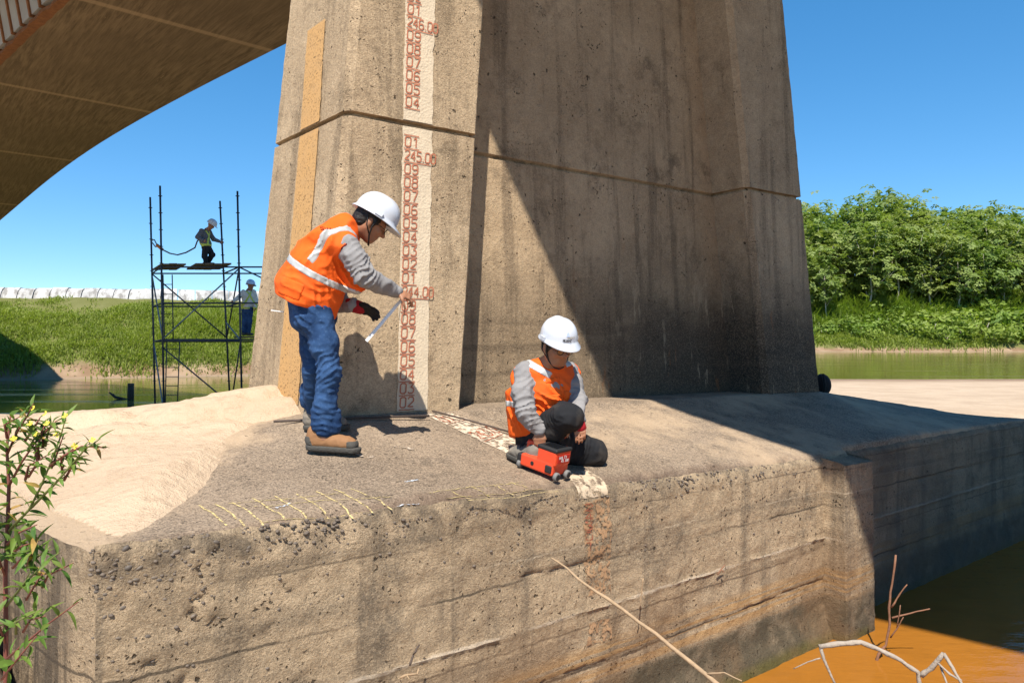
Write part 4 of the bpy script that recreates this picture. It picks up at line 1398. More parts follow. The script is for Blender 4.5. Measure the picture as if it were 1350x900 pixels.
# footing of the next pier at the left edge
fp = gp(45.0, 6.2, -2.41)
root = thing("distant_footing", (fp[0], fp[1], -.5), "dark concrete footing of the next pier, in shade at the left edge", "footing")
def lat_box(mb, t0, t1, l0, l1, z0, z1):
    mb.hexa([gp(t0, l0, z0), gp(t1, l0, z0), gp(t1, l1, z0), gp(t0, l1, z0), gp(t0, l0, z1), gp(t1, l0, z1), gp(t1, l1, z1), gp(t0, l1, z1)])
mb = MB(); lat_box(mb, 42, 48, 2.0, 9.6, -3.4, -1.25); mb.build("block", M_FACE, root)
mb = MB(); lat_box(mb, 44, 47, 2.6, 6.6, -1.25, 4.2); mb.build("shaft", M_PIER, root)
# dark bag behind the right leg
pb_ = P(1090, 515, 9.5)
M_BLACK = plain("black_fabric", (.012, .012, .014), .8, .3, 20, bump=.004, bscale=60)
root = thing("black_bag", (pb_[0], pb_[1], pb_[2] - .06), "black rounded bag half hidden behind the right leg of the pier", "bag")
iv, if_ = ico(2)
bv = iv * A(.11, .11, .15); bv = bv * (1 + .06 * fbm(iv, 3, 3, 500))[:, None]; bv[:, 2] = np.maximum(bv[:, 2], -.15)
obj("body", mesh_np("body", bv + A(-.06, 0, .13), tris=if_), M_BLACK, root)
MB().tube([A(-.10, -.12, .28), A(-.10, -.18, .15), A(-.10, -.13, .03)], .018, 6).build("strap", M_BLACK, root, True, world=False)

# ------------------------------------------------------------------ scaffold
M_STEEL = plain("dark_blue_scaffold_steel", (.035, .045, .065), .5, .35, 8, spec=.4, metal=.2)
M_GREYS = plain("galvanised_brace", (.16, .22, .26), .5, .3, 8, metal=.3)
M_PLANK = plain("weathered_plank", (.10, .08, .055), .85, .4, 6, bump=.006, bscale=30)
DF, DB = 22.0, 23.5
scf = thing("scaffold", (P(260, 560, 22.6)[0], 22.6, -.3), "dark steel tube scaffold tower standing behind the sand mound", "scaffold")
def line2(pa, pb, d):
    return lambda y: P(pa[0] + (pb[0] - pa[0]) * (y - pa[1]) / (pb[1] - pa[1]), y, d)
FL = line2((211, 245), (216.5, 560), DF); FR = line2((313, 252), (319.5, 560), DF)
BL = line2((198, 260), (205, 556), DB); BR = line2((290, 265), (304.5, 556), DB)
F2 = line2((415, 340), (419, 560), DF); B2 = line2((398, 345), (402, 556), DB)
def post(fn, y0, y1):
    mb = MB(); mb.tube([fn(y0), fn(y1)], .030, 8)
    a, b = fn(y0), fn(y1); L = np.linalg.norm(b - a)
    k = .35
    while k < L - .1:
        c = a + (b - a) * k / L; mb.lathe(c - A(0, 0, .006), b - a, [(.062, 0), (.062, .014)], 8); k += .5
    mb.build("post", M_STEEL, scf, True)
post(FL, 562, 245); post(FR, 562, 252); post(BL, 558, 260); post(BR, 558, 265); post(F2, 562, 350); post(B2, 558, 352)
def bar(a, b, r=.024, m=None, nm="ledger"):
    MB().tube([a, b], r, 7).build(nm, m or M_STEEL, scf, True)
for yf, yb in ((352, 360.5), (399.5, 404), (447.5, 450)):
    bar(FL(yf), FR(yf)); bar(BL(yb), BR(yb)); bar(FL(yf), BL(yb)); bar(FR(yf), BR(yb))
    bar(FR(yf), F2(yf)); bar(BR(yb), B2(yb))
bar(FR(447), BR(449.5)); bar(FL(449), FR(449), .03)
for a, b, m in ((BL(361), BR(445), M_STEEL), (FL(447), FR(354), M_GREYS), (FL(458), FR(545), M_STEEL), (BL(362), FL(446), M_GREYS), (BL(452), FL(545), M_GREYS), (FR(354), BR(445), M_STEEL), (FR(450), BR(540), M_STEEL), (FR(352), F2(400), M_STEEL), (FR(448), BR(425), M_GREYS)):
    bar(a, b, .022, m, "brace")
def ladder(xa0, xa1, xb0, xb1, y0, y1, d):
    a = lambda k: P(xa0 + (xa1 - xa0) * k, y0 + (y1 - y0) * k, d)
    b = lambda k: P(xb0 + (xb1 - xb0) * k, y0 + (y1 - y0) * k, d)
    mb = MB(); mb.tube([a(0), a(1)], .016, 6); mb.tube([b(0), b(1)], .016, 6)
    n = int(abs(y1 - y0) / 11.5)
    for i in range(1, n): mb.tube([a(i / n), b(i / n)], .012, 6)
    mb.build("ladder", M_STEEL, scf, True)
ladder(215, 217, 227, 228.5, 362, 452, 22.3); ladder(220, 217.5, 237, 233.5, 448, 545, 22.4)
def planks(x0, x1, y, n, yb, x0b, x1b):
    for i in range(n):
        k0, k1 = i / n, (i + .93) / n
        f0, f1 = P(x0 + (x1 - x0) * k0, y, DF - .05), P(x0 + (x1 - x0) * k1, y, DF - .05)
        b0, b1 = P(x0b + (x1b - x0b) * k0, yb, DB + .05), P(x0b + (x1b - x0b) * k1, yb, DB + .05)
        dz = A(0, 0, .045); j = A(0, 0, rng.uniform(0, .02))
        MB().hexa([f0 + j, f1 + j, b1 + j, b0 + j, f0 + dz + j, f1 + dz + j, b1 + dz + j, b0 + dz + j]).build("plank", M_PLANK, scf)
ZUP = FL(351)[2]
def py_of(z, d): return 450 - (z - CZ) / d * FPX
planks(212, 246, py_of(ZUP + .03, DF - .05), 3, py_of(ZUP + .03, DB + .05), 201, 233)
planks(258, 306, py_of(ZUP + .03, DF - .05), 4, py_of(ZUP + .03, DB + .05), 246, 290)
ZLO = FL(446.5)[2] + .03
planks(321, 412, py_of(ZLO, DF - .05), 5, py_of(ZLO, DB + .05), 308, 396)
# ------------------------------------------------------------------ soft-bodied shapes: distance fields turned into meshes
class SDF:
    def __init__(s, lo, hi, h):
        s.h = h; s.o = np.asarray(lo, float)
        s.n = np.ceil((np.asarray(hi, float) - s.o) / h).astype(int) + 1
        s.F = np.full(s.n, .08, np.float32)
        s.pad = .06
    def sub(s, lo, hi):
        a = np.clip(np.floor((np.asarray(lo) - s.pad - s.o) / s.h).astype(int), 0, s.n - 1)
        b = np.clip(np.ceil((np.asarray(hi) + s.pad - s.o) / s.h).astype(int) + 1, 1, s.n)
        if np.any(b <= a): return None, None
        ax = [s.o[i] + s.h * np.arange(a[i], b[i]) for i in range(3)]
        X = np.stack(np.meshgrid(*ax, indexing='ij'), -1)
        return (slice(a[0], b[0]), slice(a[1], b[1]), slice(a[2], b[2])), X
    def comb(s, sl, d, k, cut=False):
        f = s.F[sl]
        if cut:
            d = -d
            if k > 0:
                h = np.clip(.5 - .5 * (d - f) / k * -1, 0, 1) if False else np.clip(.5 + .5 * (d - f) / k, 0, 1)
                s.F[sl] = f * (1 - h) + d * h + k * h * (1 - h)
            else: s.F[sl] = np.maximum(f, d)
        elif k > 0:
            h = np.clip(.5 + .5 * (f - d) / k, 0, 1)
            s.F[sl] = f * (1 - h) + d * h - k * h * (1 - h)
        else: s.F[sl] = np.minimum(f, d)
    def cap(s, p0, p1, r0, r1=None, side=None, k=.015, cut=False):
        """tapered limb; radii may be (sideways, front-back) pairs about the direction 'side'"""
        p0 = np.asarray(p0, float); p1 = np.asarray(p1, float)
        r1 = r0 if r1 is None else r1
        e0 = np.array(r0 if isinstance(r0, (tuple, list)) else (r0, r0), float); e1 = np.array(r1 if isinstance(r1, (tuple, list)) else (r1, r1), float)
        m = max(e0.max(), e1.max())
        sl, X = s.sub(np.minimum(p0, p1) - m, np.maximum(p0, p1) + m)
        if sl is None: return s
        w = p1 - p0; L = np.linalg.norm(w) + 1e-9; w = w / L
        sd = np.asarray(side if side is not None else (A(1, 0, 0) if abs(w[0]) < .9 else A(0, 1, 0)), float)
        sd = nrm(sd - w * (sd @ w)); fr = np.cross(w, sd)
        q = X - p0
        ax = q @ w; t = np.clip(ax / L, 0, 1)
        a = e0[0] + (e1[0] - e0[0]) * t; b = e0[1] + (e1[1] - e0[1]) * t
        mn = np.minimum(a, b)
        d = (np.sqrt(((q @ sd) / a) ** 2 + ((q @ fr) / b) ** 2 + ((ax - t * L) / mn) ** 2) - 1) * mn
        s.comb(sl, d, k, cut)
        return s
    def chain(s, pts, rs, side=None, k=.015):
        for i in range(len(pts) - 1): s.cap(pts[i], pts[i + 1], rs[i], rs[i + 1], side, k)
        return s
    def ell(s, c, ax, r, k=.01, cut=False):
        c = np.asarray(c, float); r = np.asarray(r, float)
        sl, X = s.sub(c - r.max(), c + r.max())
        if sl is None: return s
        q = X - c
        d = np.sqrt(sum(((q @ ax[i]) / r[i]) ** 2 for i in range(3)))
        s.comb(sl, (d - 1) * r.min(), k, cut)
        return s
    def plane(s, p, n):
        """keep the side the normal points away from"""
        n = nrm(n)
        ax = [s.o[i] + s.h * np.arange(s.n[i]) for i in range(3)]
        d = (ax[0] - p[0])[:, None, None] * n[0] + (ax[1] - p[1])[None, :, None] * n[1] + (ax[2] - p[2])[None, None, :] * n[2]
        s.F = np.maximum(s.F, d.astype(np.float32))
        return s
    def pts(s):
        ax = [s.o[i] + s.h * np.arange(s.n[i]) for i in range(3)]
        return np.stack(np.meshgrid(*ax, indexing='ij'), -1)
    def wrinkle(s, amp, freq, aniso=(1, 1, 1), seed=0, octv=2):
        m = np.abs(s.F) < .035
        idx = np.argwhere(m)
        X = s.o + idx * s.h
        n = fbm(X * np.asarray(aniso, float), freq, octv, seed)
        n = 1 - 2.2 * np.abs(n)          # creases
        s.F[m] -= (amp * n).astype(np.float32)
        return s
    def folds(s, p, axis, R, wl, amp, seed=0, along=1.0):
        """cloth folds: ridges across the direction axis, fading out at distance R from p"""
        p = np.asarray(p, float); ax = nrm(axis)
        m = np.abs(s.F) < .03
        idx = np.argwhere(m)
        X = s.o + idx * s.h
        q = X - p
        r = np.linalg.norm(q * 1.0, axis=1)
        k = r < R
        if not k.any(): return s
        idx = idx[k]; q = q[k]; X = X[k]; w = (1 - (r[k] / R) ** 2) ** 1.5
        n = fbm(X, 9, 2, seed); n2 = fbm(X, 5, 2, seed + 3)
        ph = (q @ ax) / wl * math.pi + n * 3.6 + n2 * 2.5
        rid = (1 - np.abs(np.sin(ph))) ** 1.6 - .35
        s.F[idx[:, 0], idx[:, 1], idx[:, 2]] -= (amp * w * rid * (.55 + .9 * np.clip(n2 + .4, 0, 1))).astype(np.float32)
        return s
    def band(s, lift, fn, h2):
        """a copy of the surface raised by lift where fn(points) < h2"""
        c = SDF.__new__(SDF); c.h, c.o, c.n, c.pad = s.h, s.o, s.n, s.pad
        c.F = s.F - lift
        m = np.abs(s.F) < .05
        X = s.o + np.argwhere(m) * s.h
        g = np.full(s.n, .05, np.float32); g[m] = (fn(X) - h2)
        c.F = np.maximum(c.F, g)
        return c
    def mesh(s, root, name, mat, parent, smooth=2):
        F = s.F; S = F < 0
        nx, ny, nz = F.shape
        c = np.zeros((nx - 1, ny - 1, nz - 1), np.int8)
        corners = [(i, j, k) for i in (0, 1) for j in (0, 1) for k in (0, 1)]
        for i, j, k in corners: c += S[i:nx - 1 + i, j:ny - 1 + j, k:nz - 1 + k]
        m = (c > 0) & (c < 8)
        cells = np.argwhere(m)
        idx = np.full(c.shape, -1, np.int32); idx[m] = np.arange(len(cells))
        acc = np.zeros((len(cells), 3)); cnt = np.zeros(len(cells))
        for a in corners:
            for ax in range(3):
                if a[ax]: continue
                b = list(a); b[ax] = 1
                fa = F[cells[:, 0] + a[0], cells[:, 1] + a[1], cells[:, 2] + a[2]]
                fb = F[cells[:, 0] + b[0], cells[:, 1] + b[1], cells[:, 2] + b[2]]
                x = (fa < 0) != (fb < 0)
                t = fa[x] / (fa[x] - fb[x])
                p = np.tile(np.array(a, float), (x.sum(), 1)); p[:, ax] = t
                acc[x] += p; cnt[x] += 1
        v = (cells + acc / cnt[:, None]) * s.h + s.o
        Q = []
        for ax in range(3):
            o1, o2 = [(1, 2), (2, 0), (0, 1)][ax]
            sa = [slice(None)] * 3; sb = [slice(None)] * 3
            sa[ax] = slice(0, -1); sb[ax] = slice(1, None)
            A_, B_ = S[tuple(sa)], S[tuple(sb)]
            e = np.argwhere(A_ != B_)
            ok = (e[:, o1] > 0) & (e[:, o2] > 0) & (e[:, o1] < F.shape[o1] - 1) & (e[:, o2] < F.shape[o2] - 1)
            e = e[ok]
            ins = A_[tuple(e.T)]
            def at(d1, d2):
                f = e.copy(); f[:, o1] += d1; f[:, o2] += d2
                return idx[tuple(f.T)]
            q = np.stack([at(-1, -1), at(0, -1), at(0, 0), at(-1, 0)], -1)
            q[~ins] = q[~ins][:, ::-1]
            Q.append(q)
        Q = np.concatenate(Q)
        # a little relaxation
        for _ in range(smooth):
            sm = np.zeros_like(v); n = np.zeros(len(v))
            for a, b in ((0, 1), (1, 2), (2, 3), (3, 0)):
                np.add.at(sm, Q[:, a], v[Q[:, b]]); np.add.at(n, Q[:, a], 1)
                np.add.at(sm, Q[:, b], v[Q[:, a]]); np.add.at(n, Q[:, b], 1)
            n[n == 0] = 1
            v = v * .5 + sm / n[:, None] * .5
        r = parent
        off = np.asarray(root, float)
        return obj(name, mesh_np(name, v - off, Q), mat, parent)

def basis(fwd, up):
    f = nrm(fwd); u = nrm(np.asarray(up, float) - f * (np.asarray(up, float) @ f)); r = np.cross(f, u)
    return r, f, u        # right, forward, up

def add_head(F, c, fwd, up, sc_=1.0):
    r, f, u = basis(fwd, up)
    p = lambda x, y, z: c + (r * x + f * y + u * z) * sc_
    ax = (r, f, u)
    F.ell(p(0, -.010, .030), ax, A(.076, .094, .092) * sc_, .02)
    F.ell(p(0, .022, -.030), ax, A(.064, .070, .078) * sc_, .03)
    F.ell(p(0, .052, -.088), ax, A(.030, .026, .022) * sc_, .03)
    for s_ in (-1, 1):
        F.cap(p(s_ * .058, .0, -.045), p(s_ * .028, .05, -.088), .02 * sc_, .018 * sc_, None, .025)
        F.ell(p(s_ * .034, .072, -.018), ax, A(.022, .018, .016) * sc_, .02)
        F.ell(p(s_ * .080, -.006, -.008), ax, A(.010, .020, .032) * sc_, .008)
        F.ell(p(s_ * .031, .094, .012), ax, A(.017, .014, .011) * sc_, .012, cut=True)
        F.ell(p(s_ * .031, .079, .011), ax, A(.012, .012, .012) * sc_, .003)
    F.cap(p(-.035, .080, .030), p(.035, .080, .030), .010 * sc_, None, None, .02)
    F.cap(p(0, .086, .018), p(0, .110, -.022), .008 * sc_, .014 * sc_, None, .012)
    F.cap(p(-.014, .095, -.024), p(.014, .095, -.024), .009 * sc_, None, None, .010)
    F.cap(p(-.020, .084, -.052), p(.020, .084, -.052), .008 * sc_, None, None, .008)
    F.cap(p(-.017, .082, -.063), p(.017, .082, -.063), .008 * sc_, None, None, .006)
    return p

def add_hand(F, wrist, d, n, l, curl, g=1.0, thumb=.5, spread=.0, pad=0.0):
    """palm and five fingers. d: towards the fingers, n: palm side, l: thumb side"""
    d = nrm(d); n = nrm(np.asarray(n, float) - d * (n @ d)); l = nrm(np.asarray(l, float) - d * (l @ d) - n * (l @ n))
    w = np.asarray(wrist, float)
    F.cap(w, w + d * .05 * g, (.027 * g + pad, .020 * g + pad), (.038 * g + pad, .016 * g + pad), l, .012)
    F.cap(w + d * .05 * g, w + d * .085 * g, (.040 * g + pad, .015 * g + pad), (.038 * g + pad, .013 * g + pad), l, .012)
    for i, (off, L) in enumerate(((.029, .070), (.010, .079), (-.010, .073), (-.028, .057))):
        b = w + d * (.086 - .004 * abs(i - 1.3)) * g + l * off * g
        cu = curl[i] if isinstance(curl, (list, tuple)) else curl
        dirn = nrm(d + l * (spread * (1.5 - i)))
        a = 0
        for j, (sg, rr) in enumerate(((.45, .0088), (.31, .0080), (.24, .0072))):
            a += cu * (.75 if j == 0 else 1.0)
            dd = dirn * math.cos(a) + n * math.sin(a)
            e = b + dd * L * sg * g
            F.cap(b, e, rr * g + pad, rr * .93 * g + pad, None, .004)
            b = e
    b = w + d * .022 * g + l * .026 * g
    dd = nrm(d * .62 + l * .68 + n * .30)
    for j, (L, rr) in enumerate(((.042, .0125), (.033, .0100), (.026, .0088))):
        e = b + dd * L * g
        F.cap(b, e, rr * g + pad, rr * .92 * g + pad, None, .008 if j == 0 else .004)
        b = e; dd = nrm(dd + d * .30 * thumb + n * thumb * .75 - l * thumb * .35)

def hard_hat(root, c, fwd, up, mat, parent, sc_=1.0, n=40):
    """shell with ridge, rain gutter and peak; c is the centre of the brim plane"""
    r, f, u = basis(fwd, up)
    rows = []
    an = np.linspace(0, 2 * math.pi, n, endpoint=False)      # 0 = forward
    ca, sa = np.cos(an), np.sin(an)
    peak = np.clip(ca, 0, 1) ** 2.2
    def ring(fr, h, out=0.0, drop=0.0):
        a = (.112 + out) * fr; b = (.136 + out) * fr
        return [c + (r * a * sa[i] + f * (b * ca[i] + (0)) + u * h) * sc_ for i in range(n)]
    rim = []
    for i in range(n):
        o = .010 + .045 * peak[i] + .006 * np.clip(-ca[i], 0, 1)
        rim.append(c + (r * (.112 + o * .8) * sa[i] + f * (.136 + o) * ca[i] + u * (-.012 - .016 * peak[i])) * sc_)
    rim2 = [p - u * .006 * sc_ for p in rim]
    inn = [c + (r * .104 * sa[i] + f * .128 * ca[i] + u * -.006) * sc_ for i in range(n)]
    rows += [inn, rim2, rim, ring(1.02, .0), ring(1.0, .012)]
    for t in np.linspace(.12, .985, 11):
        a = t * math.pi / 2
        ro = ring(math.cos(a) ** .82, .012 + .118 * math.sin(a) ** .95)
        for i in range(n):
            x = math.cos(a) ** .82 * .112 * sa[i]
            ro[i] = ro[i] + u * (.008 * math.exp(-(x / .022) ** 2) * math.sin(a) ** .6 + .003 * math.exp(-((abs(x) - .05) / .012) ** 2) * math.sin(a)) * sc_
        rows.append(ro)
    v = np.array(rows).reshape(-1, 3)
    k = len(rows)
    i = np.arange(k - 1)[:, None] * n + np.arange(n)[None]
    j = np.arange(k - 1)[:, None] * n + ((np.arange(n) + 1) % n)[None]
    q = np.stack([i, i + n, j + n, j], -1).reshape(-1, 4)
    top = c + u * .1385 * sc_
    v = np.concatenate([v, [top]])
    t = np.array([[(k - 1) * n + a, len(v) - 1, (k - 1) * n + (a + 1) % n] for a in range(n)])
    o = obj("hard_hat", mesh_np("hard_hat", v - np.asarray(root, float), q, t), mat, parent)
    # clip at the side
    mb = MB()
    for s_ in (-1, 1):
        mb.box(c + (r * s_ * .119 + f * .01 + u * .006) * sc_ - np.asarray(root, float), A(.012, .045, .024) * sc_, np.stack([r, f, u], 1))
    me = mesh_np("slot_clip", np.concatenate(mb.v), faces=mb.f, smooth=False)
    obj("slot_clip", me, mat, o)
    return o

# --- cloth and skin ---------------------------------------------------------
def cloth(name, col, rough=.85, var=.22, wsc=420, dirt=None, dirt_amt=.0, sheen=.2):
    g = G(name)
    c = g.mix(g.noise(14, 5, .6), tuple(x * (1 - var) for x in col), tuple(min(1, x * (1 + var)) for x in col))
    if dirt: c = g.mix(g.math('MULTIPLY', g.mr(g.noise(7, 5), .48, .68), dirt_amt), c, dirt)
    return g.out(g.bsdf(c, rough, g.bump(g.noise(wsc, 2), .0012), .2))
M_VEST = cloth("hi_vis_orange_cloth", (.80, .115, .012), .8, .2, dirt=(.55, .09, .02), dirt_amt=.5)
M_REFL = plain("reflective_tape", (.40, .41, .41), .35, .12, 40, spec=.6)
M_TRIM = cloth("maroon_edging", (.10, .012, .012))
M_SHIRT = cloth("grey_knit", (.225, .22, .225), .9, .12)
def jeans_mat():
    g = G("blue_denim")
    c = g.mix(g.mr(g.noise(6, 5, .6), .35, .68), (.012, .034, .095), (.032, .078, .185))
    c = g.mix(g.math('MULTIPLY', g.mr(g.noise(60, 2), .5, .75), .25), c, (.09, .17, .33))
    return g.out(g.bsdf(c, .9, g.bump(g.noise(300, 2), .0015), .15))
M_JEANS = jeans_mat()
M_BLACKT = cloth("black_work_trousers", (.014, .015, .018), .85, .3, dirt=(.06, .05, .04), dirt_amt=.45)
def skin_mat():
    g = G("skin")
    c = g.mix(g.noise(25, 4), (.34, .165, .095), (.25, .115, .065))
    return g.out(g.bsdf(c, .5, g.bump(g.noise(250, 2), .0006), .35, Subsurface_Weight=.12, Subsurface_Scale=.01))
M_SKIN = skin_mat()
M_HAIR = plain("black_hair", (.012, .010, .009), .55, .3, 60, bump=.003, bscale=160)
M_HAT = plain("white_hard_hat", (.53, .57, .64), .28, .02, 10, spec=.5)
M_STRAP = plain("black_strap", (.012, .012, .013), .6, .2)
M_BOOTT = cloth("tan_boot_leather", (.25, .13, .062), .75, .2, 200)
M_SOLE = plain("grey_boot_sole", (.065, .062, .055), .85, .35, 30, bump=.004, bscale=90)
M_BOOTG = cloth("dusty_grey_boot", (.16, .145, .125), .85, .3, 200, (.35, .29, .22), .6)
M_GLOVE = cloth("black_glove", (.02, .019, .02), .8, .3)
M_CUFF = cloth("red_glove_cuff", (.28, .012, .018))
M_GLASS = plain("spectacle_frame", (.01, .01, .01), .3, .1)
M_LENS = None
def lens_mat():
    g = G("spectacle_lens")
    tr = g.node("ShaderNodeBsdfTransparent"); gl = g.node("ShaderNodeBsdfGlossy"); gl.inputs["Roughness"].default_value = .03
    mx = g.node("ShaderNodeMixShader"); mx.inputs[0].default_value = .12
    g.put(tr.inputs[0], g.mix(g.noise(20), (.86, .88, .88), (.9, .9, .9)))
    g.nt.links.new(tr.outputs[0], mx.inputs[1]); g.nt.links.new(gl.outputs[0], mx.inputs[2])
    return g.out(mx.outputs[0])
M_LENS = lens_mat()

def spectacles(root, p, parent, safety=False):
    mb = MB(); ml = MB()
    off = np.asarray(root, float)
    for s_ in (-1, 1):
        ring = []
        for k in range(17):
            a = 2 * math.pi * k / 16
            ring.append(p(s_ * .032 + .024 * math.cos(a) * (1 if abs(math.cos(a)) < 2 else 1), .112 - .006 * abs(math.cos(a)), .006 + .018 * math.sin(a)) - off)
        mb.tube(ring, .0022, 5, False)
        ml.add(ring[:-1], [tuple(range(16))])
        mb.tube([p(s_ * .056, .108, .010) - off, p(s_ * .078, .05, .012) - off, p(s_ * .082, -.005, .008) - off], .002, 5)
    mb.tube([p(-.008, .113, .010) - off, p(.008, .113, .010) - off], .002, 5)
    o = mb.build("spectacles", M_GLASS, parent, True, world=False)
    ml.build("lens", M_LENS, o, False, world=False)

def head_extras(root, p, r, f, u, parent, beard=False, strap=True):
    """hair under the hat, chin strap"""
    F = SDF(p(0, 0, 0) - .16, p(0, 0, 0) + .16, .005)
    ax = (r, f, u)
    F.ell(p(0, -.014, .032), ax, A(.082, .098, .094), 0)
    F.ell(p(0, -.06, -.02), ax, A(.066, .05, .06), .02)
    for s_ in (-1, 1): F.cap(p(s_ * .076, .018, .03), p(s_ * .074, .022, -.02), .010, .006, None, .01)
    F.plane(p(0, 0, .06), u)
    # face and ears free
    F.ell(p(0, .085, -.01), ax, A(.074, .062, .12), .01, cut=True)
    for s_ in (-1, 1): F.ell(p(s_ * .088, -.004, -.014), ax, A(.018, .026, .030), .004, cut=True)
    F.wrinkle(.003, 60, seed=5)
    F.mesh(root, "hair", M_HAIR, parent, 1)
    if strap:
        mb = MB(); off = np.asarray(root, float)
        for s_ in (-1, 1):
            mb.tube([p(s_ * .092, .03, .05) - off, p(s_ * .083, .022, -.02) - off, p(s_ * .066, .038, -.075) - off, p(s_ * .03, .064, -.114) - off, p(0, .070, -.120) - off], [.005] * 5, 6)
            mb.tube([p(s_ * .090, -.05, .05) - off, p(s_ * .086, -.01, -.03) - off, p(s_ * .070, .030, -.065) - off], [.004] * 3, 6)
        mb.build("chin_strap", M_STRAP, parent, True, world=False)

def boot(root, heel, toe, up, ankle, mats, parent, g=1.0, toecap=True):
    """leather boot with thick sole; heel/toe are points on the ground"""
    heel = np.asarray(heel, float); toe = np.asarray(toe, float)
    d = nrm(toe - heel); u = nrm(np.asarray(up, float) - d * (np.asarray(up, float) @ d)); l = np.cross(d, u)
    L = np.linalg.norm(toe - heel)
    lo = np.minimum(np.minimum(heel, toe), ankle) - .09; hi = np.maximum(np.maximum(heel, toe), ankle) + .12
    F = SDF(lo, hi, .0055)
    F.cap(heel + d * .045 + u * .055, heel + d * .06 + u * .10, (.036, .046), (.040, .050), l, .02)
    F.cap(heel + d * .06 + u * .10, np.asarray(ankle, float) + u * .06, (.040, .050), (.044, .052), l, .02)
    F.cap(heel + d * .06 + u * .075, toe - d * .085 + u * .062, (.040, .040), (.044, .034), l, .03)
    F.cap(heel + d * .05 + u * .048, toe - d * .055 + u * .045, (.040, .030), (.046, .032), l, .02)
    F.wrinkle(.0022, 34, seed=21)
    F.plane(heel + u * .022, -u)
    b = F.mesh(root, "boot", mats[0], parent, 1)
    S = SDF(lo, hi, .0055)
    S.cap(heel + d * .045 + u * .025, toe - d * .05 + u * .025, (.045, .050), (.051, .050), l, 0)
    S.plane(heel + u * .034, u); S.plane(heel + u * .0, -u)
    S.cap(heel + d * L * .40, heel + d * L * .46, .02, .02, l, .006, cut=True)
    S.mesh(root, "sole", mats[1], b, 1)
    if toecap:
        c = F.band(.003, lambda X: -((X - (toe - d * .075)) @ d), 0.0); c.plane(toe + u * .07, u)
        c.mesh(root, "toe_cap", mats[1], b, 1)
        hc = F.band(.003, lambda X: ((X - (heel + d * .045)) @ d) + .45 * ((X - (heel + u * .06)) @ u), 0.0); hc.plane(heel + u * .085, u)
        hc.mesh(root, "heel_counter", mats[1], b, 1)
    # laces
    mb = MB(); off = np.asarray(root, float)
    for k in range(4):
        c = heel + d * (.115 + .024 * k) + u * (.132 - .013 * k)
        mb.tube([c - l * .026 - u * .008 - off, c + u * .006 - off, c + l * .026 - u * .008 - off], .003, 5)
    mb.build("laces", M_STRAP, b, True, world=False)
    return b
# ------------------------------------------------------------------ the worker bending at the gauge
D0 = 4.42
ft = deck_surf(*P(432, 602, D0)[:2])
sw = thing("person", (ft[0], ft[1], ft[2]), "worker in orange vest and jeans bending to hold a ruler at the gauge", "person")
RT = A(*sw.location)
dl_ = lambda px, py, dd=0.0: P(px, py, D0 + dd)
# joints, near side first (he faces right, slightly into the picture)
hipN, hipF = dl_(416, 412, -.07), dl_(410, 410, .12)
kneN, kneF = dl_(434, 492, -.10), dl_(413, 487, .13)
ankN, ankF = dl_(429, 577, -.08), dl_(413, 545, .30)
pel, spi, che, nek = dl_(410, 402, .02), dl_(414, 368, .02), dl_(438, 330, .03), dl_(463, 298, .05)
shN, shF = dl_(462, 327, -.14), dl_(452, 318, .24)
elN, wrN = dl_(480, 364, -.16), dl_(523, 384, .02)
elF, wrF = dl_(441, 399, .20), dl_(470, 404, .12)
hdc = dl_(488, 294, .07)
hfw, hup = nrm(A(.80, .22, -.56)), nrm(A(.52, .10, .86))
body = SDF(RT + A(-.35, -.45, -.05), RT + A(.62, .65, 1.62), .0062)
side = A(.15, 1, 0)
p_ = add_head(body, hdc, hfw, hup, .98)
body.chain([hdc - nrm(hup) * .05 - nrm(hfw) * .02, nek - A(.02, 0, .01)], [.052, .058], None, .02)
body.chain([pel, spi, che, nek - A(.03, 0, .02)], [(.15, .10), (.135, .095), (.155, .10), (.08, .07)], side, .03)
for a, b, c in ((shN, elN, wrN), (shF, elF, wrF)): body.chain([a, b, c], [.034, .034, .027], None, .02)
for a, b, c in ((hipN, kneN, ankN), (hipF, kneF, ankF)): body.chain([a, b, c], [.06, .040, .03], None, .02)
for a in (ankN, ankF): body.cap(a, a + A(.10, .02, -.05), .04, .03)
hN = nrm(A(.80, .25, -.35)); 
add_hand(body, wrN, hN, nrm(A(-.35, .45, -.85)), nrm(A(.3, -.9, .1)), [.55, .75, .85, .95], .95, .6)
hF = nrm(A(.86, .05, -.28))
add_hand(body, wrF, hF, nrm(A(.15, -.55, -.75)), nrm(A(.25, -.3, .85)), [.25, .3, .35, .4], .95, .25, .06)
sb = body.mesh(RT, "body", M_SKIN, sw, 1)
r_, f_, u_ = basis(hfw, hup)
head_extras(RT, p_, r_, f_, u_, sw)
hat = hard_hat(RT, p_(0, .004, .058), nrm(hfw + hup * .06), nrm(hup), M_HAT, sw, 1.02)
spectacles(RT, p_, sw)

